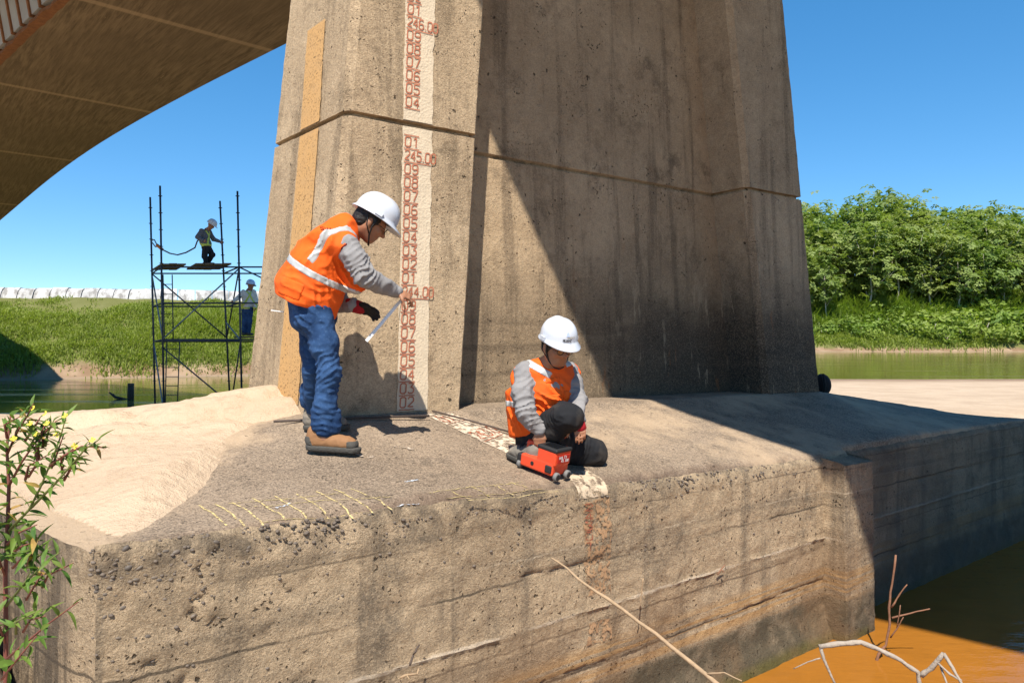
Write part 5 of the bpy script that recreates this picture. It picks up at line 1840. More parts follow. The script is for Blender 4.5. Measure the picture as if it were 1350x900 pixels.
# trousers
tr = SDF(RT + A(-.38, -.40, -.02), RT + A(.35, .55, 1.0), .0075)
tr.chain([pel + A(0, 0, .05), (hipN + hipF) / 2 + A(0, 0, -.02)], [(.165, .125), (.17, .125)], side, .03)
tr.chain([hipN, (hipN + kneN) / 2 + A(.005, 0, 0), kneN, (kneN + ankN) / 2 + A(-.012, 0, 0), ankN + A(.0, 0, .055)], [.094, .078, .062, .058, .055], None, .03)
tr.chain([hipF, (hipF + kneF) / 2, kneF, (kneF + ankF) / 2, ankF + A(0, 0, .03)], [.090, .075, .060, .056, .052], None, .02)
tr.wrinkle(.0075, 10, (1, 1, .7), 31, 1); tr.wrinkle(.0045, 17, (.8, .8, 1.9), 33, 1)
for kz, am in ((.075, .010), (.11, .008), (.15, .007)):       # stacked folds above the boots
    for an in (ankN, ankF):
        c = an + A(0, 0, kz)
        tr.cap(c + A(-.03, -.01, .006), c + A(.04, .01, -.010), .054, .052, None, .008)
dn = nrm(ankN - kneN)
tr.folds(kneN + A(-.03, -.02, .02), nrm(dn + A(.5, 0, .1)), .20, .035, .016, 131)
tr.folds(ankN + A(0, 0, .12), dn, .16, .036, .014, 132)
tr.folds(ankF + A(0, 0, .12), dn, .16, .036, .012, 133)
tr.folds(hipN + A(.0, -.05, -.05), nrm(A(.8, 0, .6)), .18, .045, .012, 134)
tr.folds((kneN + ankN) / 2, nrm(dn + A(-.6, .2, 0)), .14, .04, .010, 135)
to = tr.mesh(RT, "jeans", M_JEANS, sw, 2)
pk = tr.band(.0035, lambda X: np.maximum(np.abs((X - (hipN + A(-.075, -.06, -.03))) @ A(.85, -.5, 0)) - .05, np.abs(X[:, 2] - hipN[2] + .045) - .055), 0.0)
pk.mesh(RT, "pocket", M_JEANS, to, 1)

# shirt sleeves
sh = SDF(RT + A(-.25, -.42, .60), RT + A(.62, .50, 1.35), .0065)
sh.chain([shN + A(-.02, .02, .01), (shN + elN) / 2 + A(.0, 0, 0), elN, (elN + wrN) / 2, wrN - hN * .01], [.070, .061, .053, .046, .037], None, .025)
sh.chain([shF, elF, (elF + wrF) / 2, wrF - hF * .03], [.074, .058, .050, .042], None, .02)
sh.chain([spi, che, nek - A(.035, 0, .03)], [(.15, .10), (.165, .11), (.075, .065)], side, .04)
sh.wrinkle(.009, 12, (1.5, 1, .9), 41, 1); sh.wrinkle(.005, 22, (1.4, 1, .7), 43, 1)
sh.folds(elN + A(-.01, -.02, .02), nrm((elN - shN) + (wrN - elN)), .16, .030, .015, 141)
sh.folds(shN + A(.01, -.03, -.02), nrm(A(.7, 0, -.7)), .13, .034, .013, 142)
sh.folds(wrN - hN * .06, hN, .10, .020, .009, 143)
sh.mesh(RT, "shirt", M_SHIRT, sw, 2)
cf = SDF(wrF - .12, wrF + .12, .0055); cf.cap(wrF - hF * .035, wrF + hF * .025, .044, .040, None, 0)
cf.mesh(RT, "cuff", M_CUFF, sw, 1)
gl_f = SDF(wrF - .20, wrF + .24, .0055)
add_hand(gl_f, wrF, hF, nrm(A(.15, -.55, -.75)), nrm(A(.25, -.3, .85)), [.25, .3, .35, .4], 1.0, .25, .08, .0045)
gl_f.mesh(RT, "glove", M_GLOVE, sw, 1)

# vest
ve = SDF(RT + A(-.48, -.40, .58), RT + A(.45, .52, 1.42), .0068)
hem0, hem1 = dl_(363, 384), dl_(441, 418)
ve.chain([dl_(404, 408, .02), dl_(409, 380, .02), dl_(420, 352, .02), dl_(437, 325, .03), dl_(455, 305, .05)], [(.20, .185), (.20, .185), (.195, .165), (.195, .130), (.125, .090)], side, .04)
ve.chain([shN + A(-.05, .03, .015), nek + A(-.04, 0, -.02)], [.070, .065], None, .04)
ve.chain([shF + A(-.05, -.03, .015), nek + A(-.04, 0, -.02)], [.070, .065], None, .04)
ve.chain([dl_(470, 372, -.02), dl_(462, 345, 0)], [.06, .07], None, .05)              # front hanging forward
hn = nrm(np.cross(hem1 - hem0, A(.0, 1, 0))); hn = hn if hn[2] < 0 else -hn
ve.plane((hem0 + hem1) / 2 + A(0, 0, -.005), hn)
ve.cap(shN + A(.015, -.10, -.03), shN + A(.06, .0, -.08), .070, .076, None, .012, cut=True)     # armholes
ve.cap(shF + A(.03, .12, -.03), shF + A(.04, .02, -.05), .07, .07, None, .012, cut=True)
ve.ell(hdc + A(.0, 0, -.055), basis(hfw, hup), A(.075, .085, .08), .01, cut=True)
ve.wrinkle(.011, 6.0, (1, 1, 1.3), 51, 1); ve.wrinkle(.004, 15, (1.2, 1, .8), 53, 1)
ve.folds(dl_(455, 375, -.08), nrm(A(.9, 0, .45)), .20, .05, .018, 151)
ve.folds(dl_(400, 372, -.15), nrm(A(.35, 0, .94)), .20, .05, .012, 152)
ve.folds(dl_(425, 395, -.15), nrm(A(.95, 0, .2)), .18, .045, .014, 153)
ve.folds(dl_(425, 330, -.15), nrm(A(.75, 0, -.65)), .20, .06, .012, 154)
vo = ve.mesh(RT, "vest", M_VEST, sw, 2)
# tape round the waist and over the shoulder
w0, w1 = dl_(378, 340), dl_(462, 388)
wn_ = nrm(np.cross(w1 - w0, A(0, 1, 0)))
def bend(X):
    q = (X - (w0 + w1) / 2)
    t = q @ nrm(w1 - w0)
    return np.abs(q @ wn_ + .05 * np.sin(np.clip(t / .2, -1.6, 1.6)) * 0 - .35 * t * t)
ve.band(.0035, bend, .021).mesh(RT, "reflective_band", M_REFL, vo, 1)
s0, s1 = dl_(462, 305, -.08), dl_(415, 348, -.15)
sn = nrm(np.cross(s1 - s0, A(-.25, -.75, .5)))
def shb(X):
    q = X - s0; t = q @ nrm(s1 - s0)
    d = np.abs(q @ sn + .5 * t * (t - .28))
    return np.where((t < -.02) | (t > .30) | ((X - A(*RT))[:, 1] > -.02), .05, d)
ve.band(.0035, shb, .020).mesh(RT, "reflective_band", M_REFL, vo, 1)
am = ve.band(.003, lambda X: np.abs(np.linalg.norm((X - (shN + A(.04, -.06, -.055))) * A(1, .8, 1), axis=1) - .088), .009)
am.mesh(RT, "arm_edging", M_TRIM, vo, 1)
pkt = ve.band(.006, lambda X: np.maximum(np.maximum(np.abs((X - dl_(395, 383)) @ nrm(A(.93, 0, -.37))) - .075, np.abs((X - dl_(395, 383)) @ nrm(A(.37, 0, .93))) - .05), (X - A(*RT))[:, 1]), 0.0)
pkt.mesh(RT, "pocket", M_VEST, vo, 1)
# the few letters left on the back of the vest
def surf_hit(sdf, px, py, d0, d1):
    ds = np.linspace(d0, d1, 400)
    X = np.array([P(px, py, d) for d in ds])
    I = np.clip(np.round((X - sdf.o) / sdf.h).astype(int), 0, sdf.n - 1)
    f = sdf.F[I[:, 0], I[:, 1], I[:, 2]]
    k = np.argmax(f < 0.0)
    return X[max(k - 1, 0)] - A(0, .004, 0)
mb = MB()
def vplace(a, b): return surf_hit(ve, 423 + a * .97 - b * .1, 303 + a * .12 - b * .95, D0 - .4, D0 + .1) - RT
write(mb, "SVA", vplace, 4.2, 4.5, 1.4, .0045)
mb.build("lettering", M_TRIM, vo, world=False)

# boots
def gnd(px, py, d):
    p = P(px, py, d); return deck_surf(p[0], p[1])
boot(RT, dl_(403, 602, -.06) * A(1, 1, 0) + A(0, 0, ft[2] + .012), dl_(476, 604, -.09) * A(1, 1, 0) + A(0, 0, ft[2] - .004), A(0, 0, 1), ankN, (M_BOOTT, M_SOLE), sw)
hb = deck_surf(*dl_(399, 0, .30)[:2]); tb = deck_surf(*dl_(462, 0, .36)[:2])
boot(RT, hb + A(0, 0, .01), tb + A(0, 0, .012), A(0, 0, 1), A(ankF[0], ankF[1], max(ankF[2], hb[2] + .12)), (M_BOOTG, M_SOLE), sw, toecap=False)

# the ruler in his hands
tip, top = dl_(485, 447, -.02), dl_(531, 393, .08)
rul = thing("ruler", (tip + top) / 2, "white metal ruler held slanting in the bending worker's hands", "ruler")
M_RUL = plain("white_ruler", (.66, .67, .68), .35, .08, 40, spec=.5)
ud = nrm(top - tip); wd = nrm(np.cross(ud, A(0, 1, .2))); nd = np.cross(ud, wd)
MB().box((tip + top) / 2, A(np.linalg.norm(top - tip) + .03, .019, .004), np.stack([ud, wd, nd], 1)).build("blade", M_RUL, rul)
mbk = MB()
for k in range(24):
    c = tip + (top - tip) * (.04 + k * .04)
    mbk.box(c + wd * .006 - nd * .0024 * np.sign(nd[1] if nd[1] != 0 else 1), A(.0012, .006 if k % 5 else .009, .0006), np.stack([ud, wd, nd], 1))
mbk.build("graduation", M_STRAP, rul)
MB().box(top + ud * .012, A(.03, .024, .016), np.stack([ud, wd, nd], 1)).build("slider", M_STRAP, rul)
lc = [top + A(0, -.01, 0), top + A(-.012, -.02, -.06), top + A(-.02, -.02, -.13), top + A(.004, -.02, -.15), top + A(.014, -.02, -.08), top + A(.006, -.01, -.01)]
MB().tube(lc, .0018, 5).build("cord", M_STRAP, rul, True)
st_ = dl_(366, 410, -.02)
fr_ = thing("folding_rule", st_, "white stick end poking out of the back pocket of the jeans", "ruler")
MB().box(st_ + A(.0, 0, 0), A(.07, .016, .006), np.stack([nrm(A(1, .1, -.12)), A(0, 1, 0), A(.12, 0, 1)], 1)).build("blade", M_RUL, fr_)
MB().box(st_ + A(-.033, 0, .004), A(.006, .018, .008), np.stack([nrm(A(1, .1, -.12)), A(0, 1, 0), A(.12, 0, 1)], 1)).build("end_cap", M_RUL, fr_)
# ------------------------------------------------------------------ the scanner
def dsurf(px, py): return on_deck(px, py, 0)
cor = on_deck(727, 636, 0)
E1, E2, E3 = nrm(A(.76, -.65, .0)), nrm(A(.65, .76, .02)), A(0, 0, 1)
gs = float(np.mean([deck_surf(*(cor + E1 * a + E2 * b)[:2])[2] for a in (-.27, 0) for b in (0, .16)]))
e1s = (deck_surf(*cor[:2])[2] - deck_surf(*(cor - E1 * .27)[:2])[2]) / .27
E1 = nrm(E1 + A(0, 0, e1s)); E3 = nrm(np.cross(E1, E2)); E2 = np.cross(E3, E1)
O0 = A(cor[0], cor[1], deck_surf(*cor[:2])[2] + .004)
scn = thing("wall_scanner", O0, "red wheeled concrete scanner under the kneeling worker's hand", "scanner")
M_RED = plain("red_plastic", (.66, .065, .022), .42, .10, 60, spec=.45, bump=.0008, bscale=300)
M_RUB = plain("black_rubber", (.018, .018, .019), .65, .3, 60)
M_TYRE = plain("grey_tyre", (.16, .16, .155), .7, .2, 60)
M_SCR = plain("dark_screen", (.008, .009, .011), .12, .1, 20, spec=.6)
M_LET = plain("white_lettering", (.8, .8, .8), .5, .05)
R3 = np.stack([E1, E2, E3], 1)
def lp(a, b, c): return O0 + E1 * a + E2 * b + E3 * c       # a: -0.29..0 along, b: 0..0.165 across, c: up
def rbox(F, lo, hi, r):
    lo = np.array(lo, float); hi = np.array(hi, float)
    c = lp(*((lo + hi) / 2)); hs = (hi - lo) / 2 - r
    m = np.linalg.norm((hi - lo) / 2)
    sl, X = F.sub(c - m, c + m)
    q = np.abs((X - c) @ R3) - hs
    d = np.linalg.norm(np.maximum(q, 0), axis=-1) + np.minimum(q.max(-1), 0) - r
    return sl, d
F = SDF(O0 - A(.32, .12, .03), O0 + A(.16, .36, .26), .0042)
for lo, hi, r in (((-.255, .004, .024), (-.004, .158, .098), .010), ((-.135, .006, .085), (.006, .156, .178), .010), ((-.262, .055, .09), (-.235, .105, .170), .008), ((-.262, .058, .150), (-.10, .102, .176), .010)):
    sl, d = rbox(F, lo, hi, r); F.comb(sl, d, .004)
sl, d = rbox(F, (-.14, -.02, .10), (-.118, .18, .19), .004)
F.wrinkle(0.0, 10)
bd = F.mesh(O0, "housing", M_RED, scn, 1)
def rpart(lo, hi, r, name, mat, par=None):
    S = SDF(O0 - A(.34, .14, .03), O0 + A(.16, .38, .26), .0042)
    sl, d = rbox(S, lo, hi, r); S.comb(sl, d, 0)
    return S.mesh(O0, name, mat, par or scn, 1)
rpart((-.292, .012, .030), (-.25, .150, .092), .012, "bumper", M_RUB)
rpart((-.140, .002, .166), (.010, .160, .190), .008, "screen_surround", M_RUB)
MB().box(lp(-.062, .081, .1915), A(.10, .11, .003), R3).build("screen", M_SCR, scn)
rpart((-.060, -.004, .040), (-.012, .02, .085), .006, "side_guard", M_RUB)
MB().lathe(lp(-.16, .0045, .062), -E2, [(.012, -.002), (.012, .003), (.007, .004)], 14).build("button", M_RUB, scn)
for a, sg in ((.006, 1), (-.262, -1)):
    for b in (.028, .134):
        w = MB(); w.lathe(lp(a, b, .026), E1 * sg, [(.020, -.006), (.026, -.002), (.026, .016), (.022, .019)], 20)
        wo = w.build("wheel", M_TYRE, scn, True)
        MB().lathe(lp(a, b, .026), E1 * sg, [(.018, .018), (.017, .0215), (.006, .0225)], 16).build("hub", M_RUB, wo)
MB().box(lp(.0085, .081, .128), A(.003, .11, .045), R3).build("label_plate", plain("dark_red_label", (.42, .02, .015), .5, .1), scn)
mb = MB()
write(mb, "HILTI", lambda a, b: lp(.0115, .036 + a, .130 + b), .0115, .017, .006, .0052)
write(mb, "PS 300", lambda a, b: lp(.0115, .058 + a, .111 + b), .0082, .013, .004, .0036)
mb.build("lettering", M_LET, scn)
grip_c = lp(-.18, .08, .165)

# ------------------------------------------------------------------ the kneeling worker
D1 = 4.58
kn = on_deck(728, 612, 0)
kw = thing("person", (kn[0], kn[1], kn[2]), "worker in orange vest, black trousers and white hard hat kneeling over the red scanner", "person")
RT = A(*kw.location)
J = lambda px, py, d: P(px, py, d)
hdc = J(734, 457, 4.50)
hfw, hup = nrm(A(.42, -.84, -.34)), nrm(A(.10, -.25, .96))
nek, che, spi, pel = J(723, 484, 4.60), J(720, 508, 4.62), J(718, 548, 4.70), J(716, 578, 4.74)
shR, shL = J(690, 494, 4.54), J(751, 491, 4.72)
elR = J(692, 543, 4.46)
wrR = grip_c + A(-.005, -.015, .085)
elL, wrL = J(762, 527, 4.60), J(763, 554, 4.46)
hiR, hiL = J(704, 581, 4.72), J(734, 583, 4.75)
knR, knL = J(747, 549, 4.42), J(778, 0, 4.45)
gk = on_deck(786, 615, 0); knL = gk + A(-.01, .05, .075)
agR = on_deck(696, 607, 0); anR = agR + A(.01, .03, .09)
anL = knL + A(-.22, .30, .03); anL[2] = deck_surf(*anL[:2])[2] + .06
body = SDF(RT + A(-.42, -.75, -.10), RT + A(.45, .60, 1.10), .0060)
p_ = add_head(body, hdc, hfw, hup, .98)
side = A(1, .30, 0)
body.chain([hdc - nrm(hup) * .06 - nrm(hfw) * .02, nek], [.052, .060], None, .02)
body.chain([nek, che, spi, pel], [(.09, .07), (.155, .10), (.14, .10), (.15, .11)], side, .03)
for a, b, c in ((shR, elR, wrR), (shL, elL, wrL)): body.chain([a, b, c], [.034, .034, .026], None, .02)
for a, b, c in ((hiR, knR, anR), (hiL, knL, anL)): body.chain([a, b, c], [.06, .040, .03], None, .02)
for a, d_ in ((anR, A(-.10, .05, -.05)), (anL, A(-.05, .1, -.02))): body.cap(a, a + d_, .035, .03)
hd = nrm(grip_c - wrR + A(0, -.01, 0))
add_hand(body, wrR, hd, nrm(A(.2, .9, -.2)), nrm(A(.95, -.2, .1)), [.45, .55, .6, .65], .98, .5)
hl = nrm(A(.05, -.55, -.75))
add_hand(body, wrL, hl, nrm(A(0, .6, -.7)), nrm(A(-1, 0, 0)), [.4, .45, .5, .55], .95, .4)
body.mesh(RT, "body", M_SKIN, kw, 1)
r_, f_, u_ = basis(hfw, hup)
head_extras(RT, p_, r_, f_, u_, kw)
hat = hard_hat(RT, p_(0, .004, .060), nrm(hfw + hup * .03), nrm(hup), M_HAT, kw, .96)
spectacles(RT, p_, kw)
# printing on the front of the hat
M_PRN = plain("faded_print", (.30, .27, .22), .6); M_PRB = plain("black_print", (.02, .02, .025), .6)
hc = p_(0, .004, .060)
def hatp(x, h):
    """point on the hat's front: x along the curve, h up"""
    a = x / .125
    t = (h - .012) / .118; t = min(max(t, .02), .98)
    e = math.asin(t ** (1 / .95)); fr = math.cos(e) ** .82
    hb = basis(nrm(hfw + hup * .03), hup)
    return hc + (hb[0] * (.1155 * fr * math.sin(a)) + hb[1] * (.1395 * fr * math.cos(a)) + hb[2] * (h + .001)) * .96 - RT
for txt, x0, h0, w, hh, m_ in (("SHAUN", -.012, .016, .009, .016, M_PRB), ("COMBER", -.042, .037, .007, .010, M_PRN)):
    mb = MB(); write(mb, txt, lambda a, b: hatp(x0 + a, h0 + b), w, hh, .0035, .0036 if m_ is M_PRB else .002)
    mb.build("print", m_, hat, world=False)
mb = MB(); mb.add([hatp(.000, .048), hatp(.026, .048), hatp(.019, .072), hatp(.008, .072)], [(0, 1, 2, 3)]); mb.build("print", plain("blue_emblem", (.36, .45, .70), .5), hat, world=False)

tr = SDF(RT + A(-.45, -.75, -.10), RT + A(.5, .60, .62), .0072)
tr.chain([pel + A(0, 0, .06), (hiR + hiL) / 2 + A(0, .0, -.01)], [(.165, .13), (.175, .14)], side, .03)
tr.chain([hiR, (hiR + knR) / 2 + A(0, 0, .01), knR], [.108, .100, .088], None, .03)
tr.chain([knR, (knR + anR) / 2 + A(0, 0, -.01), anR + A(.01, 0, .05)], [.086, .074, .066], None, .03)
tr.chain([hiL, (hiL + knL) / 2, knL], [.110, .102, .084], None, .03)
tr.chain([knL, anL], [.080, .062], None, .03)
tr.wrinkle(.009, 9, (1, 1, 1), 61, 1); tr.wrinkle(.005, 18, (1, 1, 1), 63, 1)
tr.folds(knR + A(-.06, -.02, .02), nrm(knR - hiR), .18, .035, .014, 161)
tr.folds((hiL + knL) / 2 + A(0, -.05, .03), nrm(knL - hiL), .18, .04, .014, 162)
tr.mesh(RT, "trousers", M_BLACKT, kw, 2)

sh = SDF(RT + A(-.42, -.7, .02), RT + A(.42, .45, .85), .0065)
sh.chain([shR + A(.01, .02, .01), (shR + elR) / 2 + A(-.012, 0, 0), elR, (elR + wrR) / 2 + A(-.006, 0, 0), wrR - hd * .012], [.068, .062, .056, .049, .040], None, .025)
sh.chain([shL, (shL + elL) / 2, elL, wrL - hl * .012], [.062, .056, .050, .040], None, .02)
sh.chain([nek - A(0, 0, .03), che, spi], [(.07, .06), (.155, .10), (.145, .10)], side, .04)
sh.wrinkle(.008, 12, (1.1, 1.1, 1.1), 71, 1); sh.wrinkle(.004, 24, (1, 1, 1.2), 73, 1)
sh.folds(elR + A(0, -.03, .02), nrm(wrR - shR), .18, .034, .016, 171)
sh.folds(wrR - hd * .07, hd, .11, .022, .011, 172)
sh.folds(shR + A(-.03, -.04, -.05), nrm(A(.5, 0, -.8)), .13, .036, .012, 173)
sh.folds(elL, nrm(wrL - shL), .15, .032, .013, 174)
sh.mesh(RT, "shirt", M_SHIRT, kw, 2)
MB().tube([wrR + A(-.03, 0, .0) - hd * .0 - RT, wrR + A(0, -.032, .003) - RT, wrR + A(.032, 0, 0) - RT, wrR + A(0, .032, 0) - RT, wrR + A(-.03, 0, 0) - RT], .004, 6).build("wristband", M_STRAP, kw, True, world=False)
cf = SDF(wrL - .14, wrL + .14, .0055); cf.cap(wrL + hl * .005, wrL + hl * .045, .034, .040, None, 0); cf.mesh(RT, "cuff", M_CUFF, kw, 1)

ve = SDF(RT + A(-.42, -.55, .06), RT + A(.42, .50, .85), .0066)
ve.chain([J(716, 562, 4.72), J(717, 540, 4.69), J(719, 515, 4.64), J(721, 494, 4.61)], [(.19, .145), (.19, .145), (.19, .130), (.135, .085)], side, .04)
ve.chain([shR + A(-.005, .03, -.01), nek + A(-.03, 0, 0)], [.070, .060], None, .04)
ve.chain([shL + A(.0, .02, -.005), nek + A(.03, 0, 0)], [.068, .060], None, .04)
ve.chain([J(678, 520, 4.68), J(682, 572, 4.72)], [(.05, .06), (.045, .06)], side, .04)
ve.plane(J(716, 576, 4.6), nrm(A(-.10, -.25, -1)))
for c, s_ in ((shR, -1), (shL, 1)):
    ve.cap(c + A(s_ * .085, -.045, .02), c + A(s_ * .085, -.06, -.17), .070, .062, None, .012, cut=True)
ve.cap(nek + A(.01, -.10, .05), nek + A(.012, -.13, -.075), .058, .014, None, .008, cut=True)      # V neck
ve.ell(hdc + A(0, .01, -.06), basis(hfw, hup), A(.075, .085, .08), .01, cut=True)
ve.cap(knR + A(0, -.02, 0), (knR + hiR) / 2, .095, .10, None, .01, cut=True)
ve.wrinkle(.008, 7, (1, 1, 1.2), 81, 2); ve.wrinkle(.0035, 19, (1, 1, 1), 83, 2)
ve.folds(J(722, 540, 4.5), nrm(A(.4, 0, .9)), .20, .045, .016, 181)
ve.folds(J(745, 515, 4.5), nrm(A(.8, 0, .5)), .15, .04, .013, 182)
ve.folds(J(684, 545, 4.6), nrm(A(.9, 0, .3)), .16, .04, .015, 183)
vo = ve.mesh(RT, "vest", M_VEST, kw, 2)
inner = SDF(RT + A(-.2, -.3, .5), RT + A(.25, .3, .85), .006)
inner.chain([nek + A(.005, -.03, .02), che + A(.0, -.055, -.005)], [(.055, .045), (.07, .05)], side, .02)
inner.mesh(RT, "undershirt", cloth("dark_grey_collar", (.05, .035, .035)), kw, 1)
zR = RT[2]
def vb(c0, c1, half, y=None):
    c0 = A(*c0); c1 = A(*c1); d = c1 - c0; L = np.hypot(d[0], d[2]); d2 = A(d[0], 0, d[2]) / L; n2 = A(-d2[2], 0, d2[0])
    def f(X):
        q = X - c0
        t = (q[:, 0] * d2[0] + q[:, 2] * d2[2])
        return np.where((t < 0) | (t > L), .05, np.abs(q[:, 0] * n2[0] + q[:, 2] * n2[2]))
    return f
for a, b in (((690, 474), (727, 496)), ((744, 466), (753, 484))):
    ve.band(.0035, vb(J(*a, 4.55), J(*b, 4.5), 0), .0215).mesh(RT, "reflective_band", M_REFL, vo, 1)
ve.band(.0035, lambda X: np.where(X[:, 0] > J(690, 0, 4.6)[0], .05, np.abs(X[:, 2] - J(0, 532, 4.65)[2])), .02).mesh(RT, "reflective_band", M_REFL, vo, 1)
for cx, cy, wx, wz in ((729, 501, .045, .014), (728, 527, .05, .03), (748, 522, .02, .03)):
    c = J(cx, cy, 4.5)
    ve.band(.006, lambda X, c=c, wx=wx, wz=wz: np.where(X[:, 1] > J(0, 0, 4.66)[1], .05, np.maximum(np.abs(X[:, 0] - c[0] - .25 * (X[:, 2] - c[2]) * 0) - wx, np.abs(X[:, 2] - c[2] - .12 * (X[:, 0] - c[0])) - wz)), 0.0).mesh(RT, "pocket", M_VEST, vo, 1)
# boots
toe = on_deck(671, 603, 0); heel = on_deck(699, 617, 0)
heel = toe + nrm(heel - toe) * .285
boot(RT, heel + A(0, 0, .012), toe + A(0, 0, .012), A(0, 0, 1), anR, (M_BOOTG, M_SOLE), kw, toecap=False)
h2 = anL + A(-.02, .06, .06); t2 = anL + A(.02, .02, 0); t2[2] = deck_surf(*t2[:2])[2] + .01
boot(RT, anL + A(-.05, .22, .10), anL + A(-.02, .02, -.04), nrm(A(-.1, .5, .9)), anL + A(0, .1, .05), (M_BOOTG, M_SOLE), kw, toecap=False)

# ------------------------------------------------------------------ the two workers on the scaffold
M_GRYW = cloth("pale_grey_workshirt", (.11, .12, .145)); M_WHTW = cloth("off_white_workshirt", (.62, .60, .56))
M_HARN = plain("yellow_green_harness", (.50, .60, .10), .6, .1)
M_BLUH = plain("light_blue_hard_hat", (.42, .58, .78), .3, .03, spec=.5)
def small_person(root_pt, label, D, j, hat_m, shirt_m, pants_m, hf, hu, harness):
    t = thing("person", root_pt, label, "person")
    RT = A(*t.location); H = .013
    q = {k: P(*v) if len(v) == 3 else P(v[0], v[1], D) for k, v in j.items()}
    lo = np.min(list(q.values()), 0) - .25; hi = np.max(list(q.values()), 0) + .3
    B = SDF(lo, hi, H)
    p = add_head(B, q['head'], hf, hu, 1.0)
    B.chain([q['head'] - hu * .06, q['neck']], [.055, .06], None, .02)
    sd = nrm(q['shR'] - q['shL'])
    B.chain([q['neck'], q['chest'], q['waist'], q['hip']], [(.08, .07), (.16, .11), (.14, .10), (.15, .11)], sd, .03)
    for s_ in 'LR':
        B.chain([q['sh' + s_], q['el' + s_], q['wr' + s_]], [.05, .04, .03], None, .02)
        d = nrm(q['wr' + s_] - q['el' + s_])
        add_hand(B, q['wr' + s_], d, nrm(np.cross(d, A(.3, .2, .9))), nrm(np.cross(d, A(.8, .2, .1))), .6, 1.05, .5)
        B.chain([q['hp' + s_], q['kn' + s_], q['an' + s_]], [.08, .055, .04], None, .02)
    B.mesh(RT, "body", M_SKIN, t, 1)
    S = SDF(lo, hi, H)
    S.chain([q['neck'] - A(0, 0, .03), q['chest'], q['waist'], q['hip'] + A(0, 0, .04)], [(.08, .07), (.185, .13), (.17, .125), (.17, .13)], sd, .03)
    for s_ in 'LR': S.chain([q['sh' + s_], q['el' + s_], q['wr' + s_]], [.075, .06, .045], None, .03)
    S.wrinkle(.010, 8, seed=91); S.mesh(RT, "shirt", shirt_m, t, 1)
    T = SDF(lo, hi, H)
    T.chain([q['hip'] + A(0, 0, .03), q['hip'] - A(0, 0, .05)], [(.165, .125), (.16, .12)], sd, .03)
    for s_ in 'LR': T.chain([q['hp' + s_], q['kn' + s_], q['an' + s_] + A(0, 0, .03)], [.10, .08, .068], None, .03)
    T.wrinkle(.010, 8, seed=93); T.mesh(RT, "trousers", pants_m, t, 1)
    for s_ in 'LR':
        K = SDF(q['an' + s_] - .25, q['an' + s_] + .25, H)
        a = q['an' + s_]; fw = nrm(A(hf[0], hf[1], 0))
        K.cap(a + A(0, 0, .05), a - A(0, 0, .03), .055, .05); K.cap(a - fw * .04 - A(0, 0, .045), a + fw * .16 - A(0, 0, .05), .05, .04)
        K.mesh(RT, "boot", M_SOLE, t, 1)
    hard_hat(RT, p(0, .0, .055), hf, hu, hat_m, t, 1.1, 24)
    hs = S.band(.012, lambda X: np.minimum(np.abs((X - q['chest']) @ nrm(sd + hu * .6)), np.abs((X - q['chest']) @ nrm(sd - hu * .6))), .026)
    hs2 = S.band(.012, lambda X: np.abs(X[:, 2] - q['hip'][2] - .02), .028)
    hs.F = np.minimum(hs.F, hs2.F)
    hs.F = np.maximum(hs.F, np.where(hs.pts()[..., 2] > q['neck'][2] - .02, .05, -1).astype(np.float32))
    hs.mesh(RT, "harness", M_HARN, t, 1)
    return t, q
DU = 22.6
pz = P(270, 0, DU); zdeck = ZUP + .095
yd = py_of(zdeck, DU)
up_t, uq = small_person((pz[0], DU, zdeck), "worker in dark trousers and harness standing on top of the scaffold", DU,
    dict(head=(278.2, 297, DU - .02), neck=(272.5, 303.5, DU), chest=(270, 309, DU), waist=(270, 318, DU), hip=(272, 324, DU), shL=(266, 304.5, DU - .18), shR=(275, 304.5, DU + .16), elL=(260.5, 312.5, DU - .26), wrL=(267.5, 316.5, DU - .28),
         elR=(281.5, 315.5, DU + .30), wrR=(289.5, 318.2, DU + .5), hpL=(271, 326, DU - .08), hpR=(273.5, 326, DU + .08), knL=(269.8, 338, DU - .10), anL=(271, yd - 4.0, DU - .10), knR=(280, 336, DU + .05), anR=(274.5, yd - 4.0, DU + .12)),
    M_HAT, M_GRYW, cloth("near_black_trousers", (.02, .021, .026)), nrm(A(.80, .1, -.5)), nrm(A(.42, 0, .90)), True)
DW = 22.7
pw2 = P(326, 0, DW); zlow = ZLO + .075; yl = py_of(zlow, DW)
lo_t, lq = small_person((pw2[0], DW, zlow), "worker in pale shirt and blue jeans on the lower scaffold deck beside the pier", DW,
    dict(head=(330.3, 376.8, DW), neck=(328, 383, DW), chest=(327, 389, DW), waist=(327, 400, DW), hip=(326, 407, DW), shL=(321.2, 385, DW - .1), shR=(334.5, 385, DW + .1), elL=(314.5, 392, DW - .2), wrL=(308.5, 396.5, DW - .3),
         elR=(338, 396, DW + .1), wrR=(336.5, 406, DW - .05), hpL=(323, 408.5, DW), hpR=(329.5, 408.5, DW), knL=(322.5, 424, DW - .03), anL=(321.8, yl - 4.0, DW), knR=(328.5, 424, DW), anR=(327.5, yl - 4.0, DW + .08)),
    M_BLUH, M_WHTW, M_JEANS, nrm(A(.35, .92, -.1)), A(0, 0, 1), True)
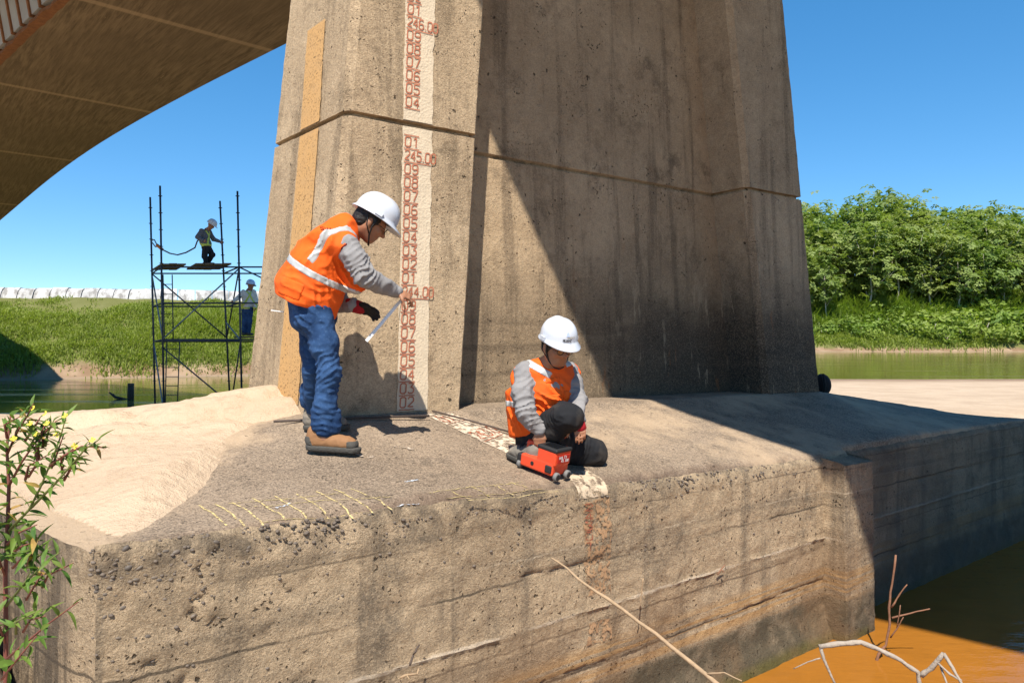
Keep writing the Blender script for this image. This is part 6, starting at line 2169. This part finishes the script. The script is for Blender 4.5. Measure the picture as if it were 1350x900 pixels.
# safety line of the upper worker
ln = thing("safety_lanyard", P(233, 330, 22.8), "sagging safety line from the scaffold post to the upper worker's harness", "lanyard")
lp_ = [P(x, y, d) for x, y, d in ((200.5, 317.5, 23.4), (207, 323, 23.2), (214, 329, 23.1), (224, 334, 22.9), (234, 336, 22.8), (245, 333, 22.7), (257, 326.5, 22.6), (260, 318, 22.5), (263.5, 314, 22.45))]
MB().tube(lp_[2:], .022, 6).build("webbing", plain("brown_webbing", (.09, .06, .04), .8), ln, True)
MB().tube([P(200, 317, 23.4), P(203.5, 316, 23.4), P(206, 321, 23.3), P(209, 325, 23.2), P(205, 325.5, 23.2), P(200.5, 319.5, 23.4)], .018, 6).build("hook", M_GREYS, ln, True)
MB().tube(lp_[1:3], .05, 8).build("shock_absorber", plain("orange_webbing", (.5, .16, .03), .8), ln, True)

# ------------------------------------------------------------------ flowering shrub in the left foreground
M_LEAFN = leaf_mat("near_leaf", (.10, .20, .035), (.05, .12, .025), (.19, .25, .05), 6, .35)
M_LEAFY = leaf_mat("yellowing_leaf", (.35, .24, .06), (.28, .14, .05), (.4, .3, .08), 6, .3)
M_STEMR = plain("red_brown_stem", (.17, .055, .04), .7, .3, 40)
M_STEMG = plain("green_stem", (.13, .15, .04), .7, .3, 40)
M_PETAL = plain("yellow_petal", (.62, .50, .06), .6, .08, 40)
def leaf_me(bend, fold):
    n = 7; rows = []
    for i in range(n):
        t = i / (n - 1); w = .13 * math.sin(math.pi * min(1, t ** .75)) + .004
        z = -bend * t * t
        rows += [(t, -w, z + fold * w), (t, 0, z), (t, w, z + fold * w)]
    return mesh_np("leaf", np.array(rows), grid_quads(n, 3))
LEAF = [leaf_me(.15, .5), leaf_me(.45, .3), leaf_me(-.1, .6), leaf_me(.3, .9)]
for m_ in LEAF: m_.materials.append(M_LEAFN)
LEAFY = leaf_me(.3, .4); LEAFY.materials.append(M_LEAFY)
base = P(6, 915, 2.15); base[2] = gz(base[0], base[1]) - .02
plant = thing("flowering_shrub", base, "leafy green shrub with small yellow flowers at the left edge in front of the footing", "shrub")
def stem(pts, r0, r1, m_):
    q = [P(*p) for p in pts]
    MB().tube(q, list(np.linspace(r0, r1, len(q))), 6).build("stem", m_, plant, True)
    return q
def leafy(q, n, size, tip_boost=1.0, start=.1):
    n = int(n * 1.45); size = size * .72
    seg = [np.linalg.norm(b - a) for a, b in zip(q[:-1], q[1:])]; tot = sum(seg)
    for i in range(n):
        s_ = tot * (start + (1 - start) * (i + rng.uniform(0, .8)) / n); k = 0
        while k < len(seg) - 1 and s_ > seg[k]: s_ -= seg[k]; k += 1
        p = q[k] + (q[k + 1] - q[k]) * min(1, s_ / seg[k]); d = nrm(q[k + 1] - q[k])
        an = i * 2.4 + rng.uniform(-.5, .5)
        a = nrm(np.cross(d, A(.2, .9, .3))); b = np.cross(d, a)
        x = nrm(d * rng.uniform(.35, .9) + a * math.cos(an) + b * math.sin(an) + A(0, 0, -.1))
        z = nrm(np.cross(x, np.cross(A(0, -.15, 1) + rng.normal(0, .3, 3), x))); y = np.cross(z, x)
        L = size * rng.uniform(.55, 1.2)
        o = bpy.data.objects.new("leaf", LEAFY if rng.random() < .05 else LEAF[int(rng.integers(0, 4))]); link(o, plant)
        M4 = Matrix(((x[0] * L, y[0] * L, z[0] * L, p[0] - base[0]), (x[1] * L, y[1] * L, z[1] * L, p[1] - base[1]), (x[2] * L, y[2] * L, z[2] * L, p[2] - base[2]), (0, 0, 0, 1)))
        o.matrix_local = M4
def flower(p):
    mb = MB()
    nf = nrm(A(rng.normal(0, .4), -.8, .6)); a = nrm(np.cross(nf, A(1, .2, 0))); b = np.cross(nf, a)
    for k in range(4):
        an = k * math.pi / 2 + .3; d = a * math.cos(an) + b * math.sin(an); s_ = np.cross(nf, d)
        mb.add([p, p + d * .006 + s_ * .0045, p + d * .010 + nf * .003, p + d * .006 - s_ * .0045], [(0, 1, 2, 3)])
    mb.build("flower", M_PETAL, plant)
g0 = [base, P(8, 830, 2.15), P(7, 760, 2.15), P(10, 690, 2.15), P(12, 640, 2.15), P(9, 590, 2.15), P(14, 548, 2.15)]
MB().tube(g0, [.007, .0065, .006, .0055, .005, .004, .0025], 7).build("stem", M_STEMR, plant, True)
leafy(g0[2:], 26, .095)
br = [([(11, 700, 2.15), (38, 672, 2.12), (52, 645, 2.10), (66, 612, 2.08), (80, 575, 2.06), (88, 545, 2.05)], 20, .075), ([(40, 670, 2.12), (70, 640, 2.08), (95, 612, 2.05), (112, 592, 2.03), (132, 578, 2.02)], 17, .065),
      ([(66, 614, 2.08), (85, 600, 2.06), (108, 588, 2.05), (140, 590, 2.04)], 12, .05), ([(12, 640, 2.15), (28, 610, 2.12), (45, 585, 2.1), (60, 560, 2.08)], 15, .075), ([(9, 600, 2.15), (22, 570, 2.12), (36, 548, 2.1), (44, 532, 2.08)], 14, .065),
      ([(7, 760, 2.15), (-8, 720, 2.1), (-15, 660, 2.08)], 14, .09), ([(7, 800, 2.15), (35, 765, 2.1), (60, 742, 2.05), (78, 728, 2.02)], 10, .08), ([(4, 872, 2.12), (30, 850, 2.08), (66, 820, 2.04), (103, 793, 2.0)], 8, .07), ([(8, 850, 2.15), (-10, 800, 2.1)], 7, .09),
      ([(8, 735, 2.15), (28, 720, 2.1), (52, 712, 2.06)], 8, .08), ([(2, 895, 2.1), (20, 872, 2.05), (48, 838, 2.0)], 6, .10)]
for k in range(9):
    x0, y0 = rng.uniform(-12, 60), rng.uniform(660, 860)
    br.append(([(x0, y0, 2.12), (x0 + rng.uniform(0, 18), y0 - 16, 2.10), (x0 + rng.uniform(8, 45), y0 - rng.uniform(18, 40), 2.07)], 5, .075))
for k in range(12):
    x0, y0 = rng.uniform(5, 85), rng.uniform(560, 640)
    br.append(([(x0, y0, 2.1), (x0 + rng.uniform(-5, 14), y0 - 18, 2.09), (x0 + rng.uniform(-5, 30), y0 - rng.uniform(28, 45), 2.08)], 8, .05))
for pts, n, sz in br:
    q = stem(pts, .004, .0015, M_STEMR if rng.random() < .6 else M_STEMG); leafy(q, n, sz)
for px, py, d in ((30, 548, 2.1), (44, 538, 2.08), (60, 545, 2.08), (18, 578, 2.1), (40, 558, 2.08), (62, 558, 2.06), (86, 548, 2.05), (98, 588, 2.03), (122, 580, 2.02), (75, 573, 2.06), (48, 572, 2.08)):
    flower(P(px, py, d - .01))
